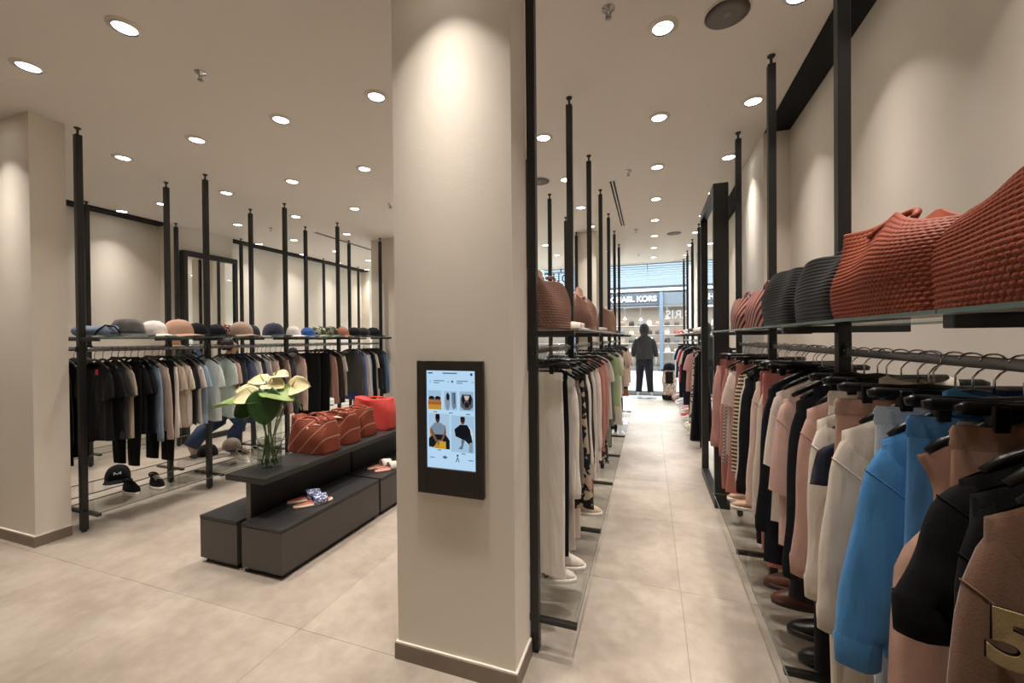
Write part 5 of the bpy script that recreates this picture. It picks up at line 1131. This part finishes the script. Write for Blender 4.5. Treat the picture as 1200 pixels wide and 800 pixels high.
G().box((0, 0, 1.74), (.15, .15, 3.48), .005).obj('shaft', plain('blue grey steel', '#46515c', .4), t, False); G().box((0, 0, .05), (.18, .18, .1), .005).obj('foot', M_steel, t, False)
t = thing('second_shopfront', (1.9, Q, 0), 'second grey shopfront right of the slim pillar across the corridor', 'shopfront')
G().box((0, .06, 3.2), (2.7, .12, .52)).obj('fascia', plain('light grey fascia', '#40464b', .5), t, False)
struct('wall_shop_interior', G().box((-2, 22.2, 1.8), (22, .1, 3.6)).box((-2, 20.8, 3.05), (22, 2.8, .06)).box((-2, 20.7, -.02), (22, 3.2, .08)), plain('beige shop interior', '#9f968d', .8))
w3 = struct('window_3', G().box((-2, Q+.05, .1), (22, .08, .2)).box((-2, Q+.05, 2.88), (22, .1, .1)), plain('dark window rail', '#4a4744', .5))
for x0_, x1_ in ((-6.2, -4.2), (-4.2, -2.2), (-2.2, -.95), (-.95, .38), (.54, 1.6), (1.6, 3.2)): G().box(((x0_+x1_)/2, Q+.08, 1.5), (x1_-x0_-.03, .012, 2.66)).obj('pane', M_window, w3, False)
random.seed(3)
for zi, z in enumerate((.75, 1.2, 1.62, 2.05)):
    t_ = tag(G().box((0, 0, 0), (8.4, .34, .03), .003).obj('display_shelf', plain('pale display shelf', '#d8cfc4', .5)), f'long pale display shelf in the shop across the corridor, {ORD[zi]} from below', 'shelf', 'display shelves across the corridor'); t_.location = (-2.0, 21.2, z)
    G().box((0, .17, -.02), (8.4, .012, .03)).obj('back_rail', plain('dark rail', '#3b3531', .5), t_, False)
HB = 'handbags across the corridor'; cols = ['#3a332f', '#8a6f58', '#c9bcae', '#5b4a40', '#1f1e1f', '#a78d74', '#d9d3ca', '#6b6f76']
CN = ['dark brown', 'tan', 'cream', 'brown', 'black', 'camel', 'white', 'grey']
for zi, z in enumerate((.766, 1.216, 1.636, 2.066)):
    for k in range(8):
        x = -1.75+.42*k+random.uniform(-.04, .04); ci = (k*3+zi*2) % 8
        t = thing('handbag', (x, 21.1, z), f'{CN[ci]} handbag, {ORD[k]} from the left on the {ORD[zi]} shelf across the corridor', 'handbag', HB)
        h = random.uniform(.16, .24); mb = plain('bag leather '+cols[ci], cols[ci], .5)
        G().loft([[(w*math.copysign(abs(math.cos(2*PI*q/16))**.6, math.cos(2*PI*q/16)), d*math.copysign(abs(math.sin(2*PI*q/16))**.6, math.sin(2*PI*q/16)), zz) for q in range(16)] for w, d, zz in ((.12, .05, 0), (.13, .06, .02), (.12, .045, h*.7), (.1, .02, h))]).obj('bag_body', mb, t)
        G().tube([(.07*math.cos(PI*q/8), 0, h*.95+.1*math.sin(PI*q/8)) for q in range(9)], .008, 6).obj('handle', mb, t)
for k, (x, z) in enumerate(((-1.15, 2.35), (-.42, 2.3), (.75, 2.35))):
    t = thing('pendant_lamp', (x, Q+1.2, z), f'white cone pendant lamp, {ORD[k]} from the left across the corridor', 'lamp', 'pendant lamps across the corridor')
    G().lathe([(.1, 0), (.09, .02), (.03, .12), (.012, .14)], n=20, caps=False).obj('shade', M_white, t); G().ell((0, 0, .015), (.05, .05, .03), 12, 6).obj('bulb', emit('pendant bulb', (1, .92, .8), 6), t)
    G().tube([(0, 0, .13), (0, 0, 3.02-z)], .006, 6).obj('cord', M_white, t)
t = thing('blue_poster_stand', (-3.0, 17.6, 0), 'blue framed poster stand in the corridor seen below the tan bag', 'poster stand')
G().box((0, 0, 1.05), (1.1, .06, 1.5), .005).obj('panel', plain('blue panel', '#3d6ea5', .5), t, False); G().box((.25, -.035, 1.2), (.4, .01, .7)).obj('white_print', plain('white print', '#dcdcdc', .6), t, False); G().box((.25, -.041, 1.45), (.34, .006, .16)).obj('red_print', plain('red print', '#a5493b', .6), t, False)
for x in (-.4, .4): G().box((x, 0, .15), (.05, .3, .3), .005).obj('stand_foot', M_steel, t, False)
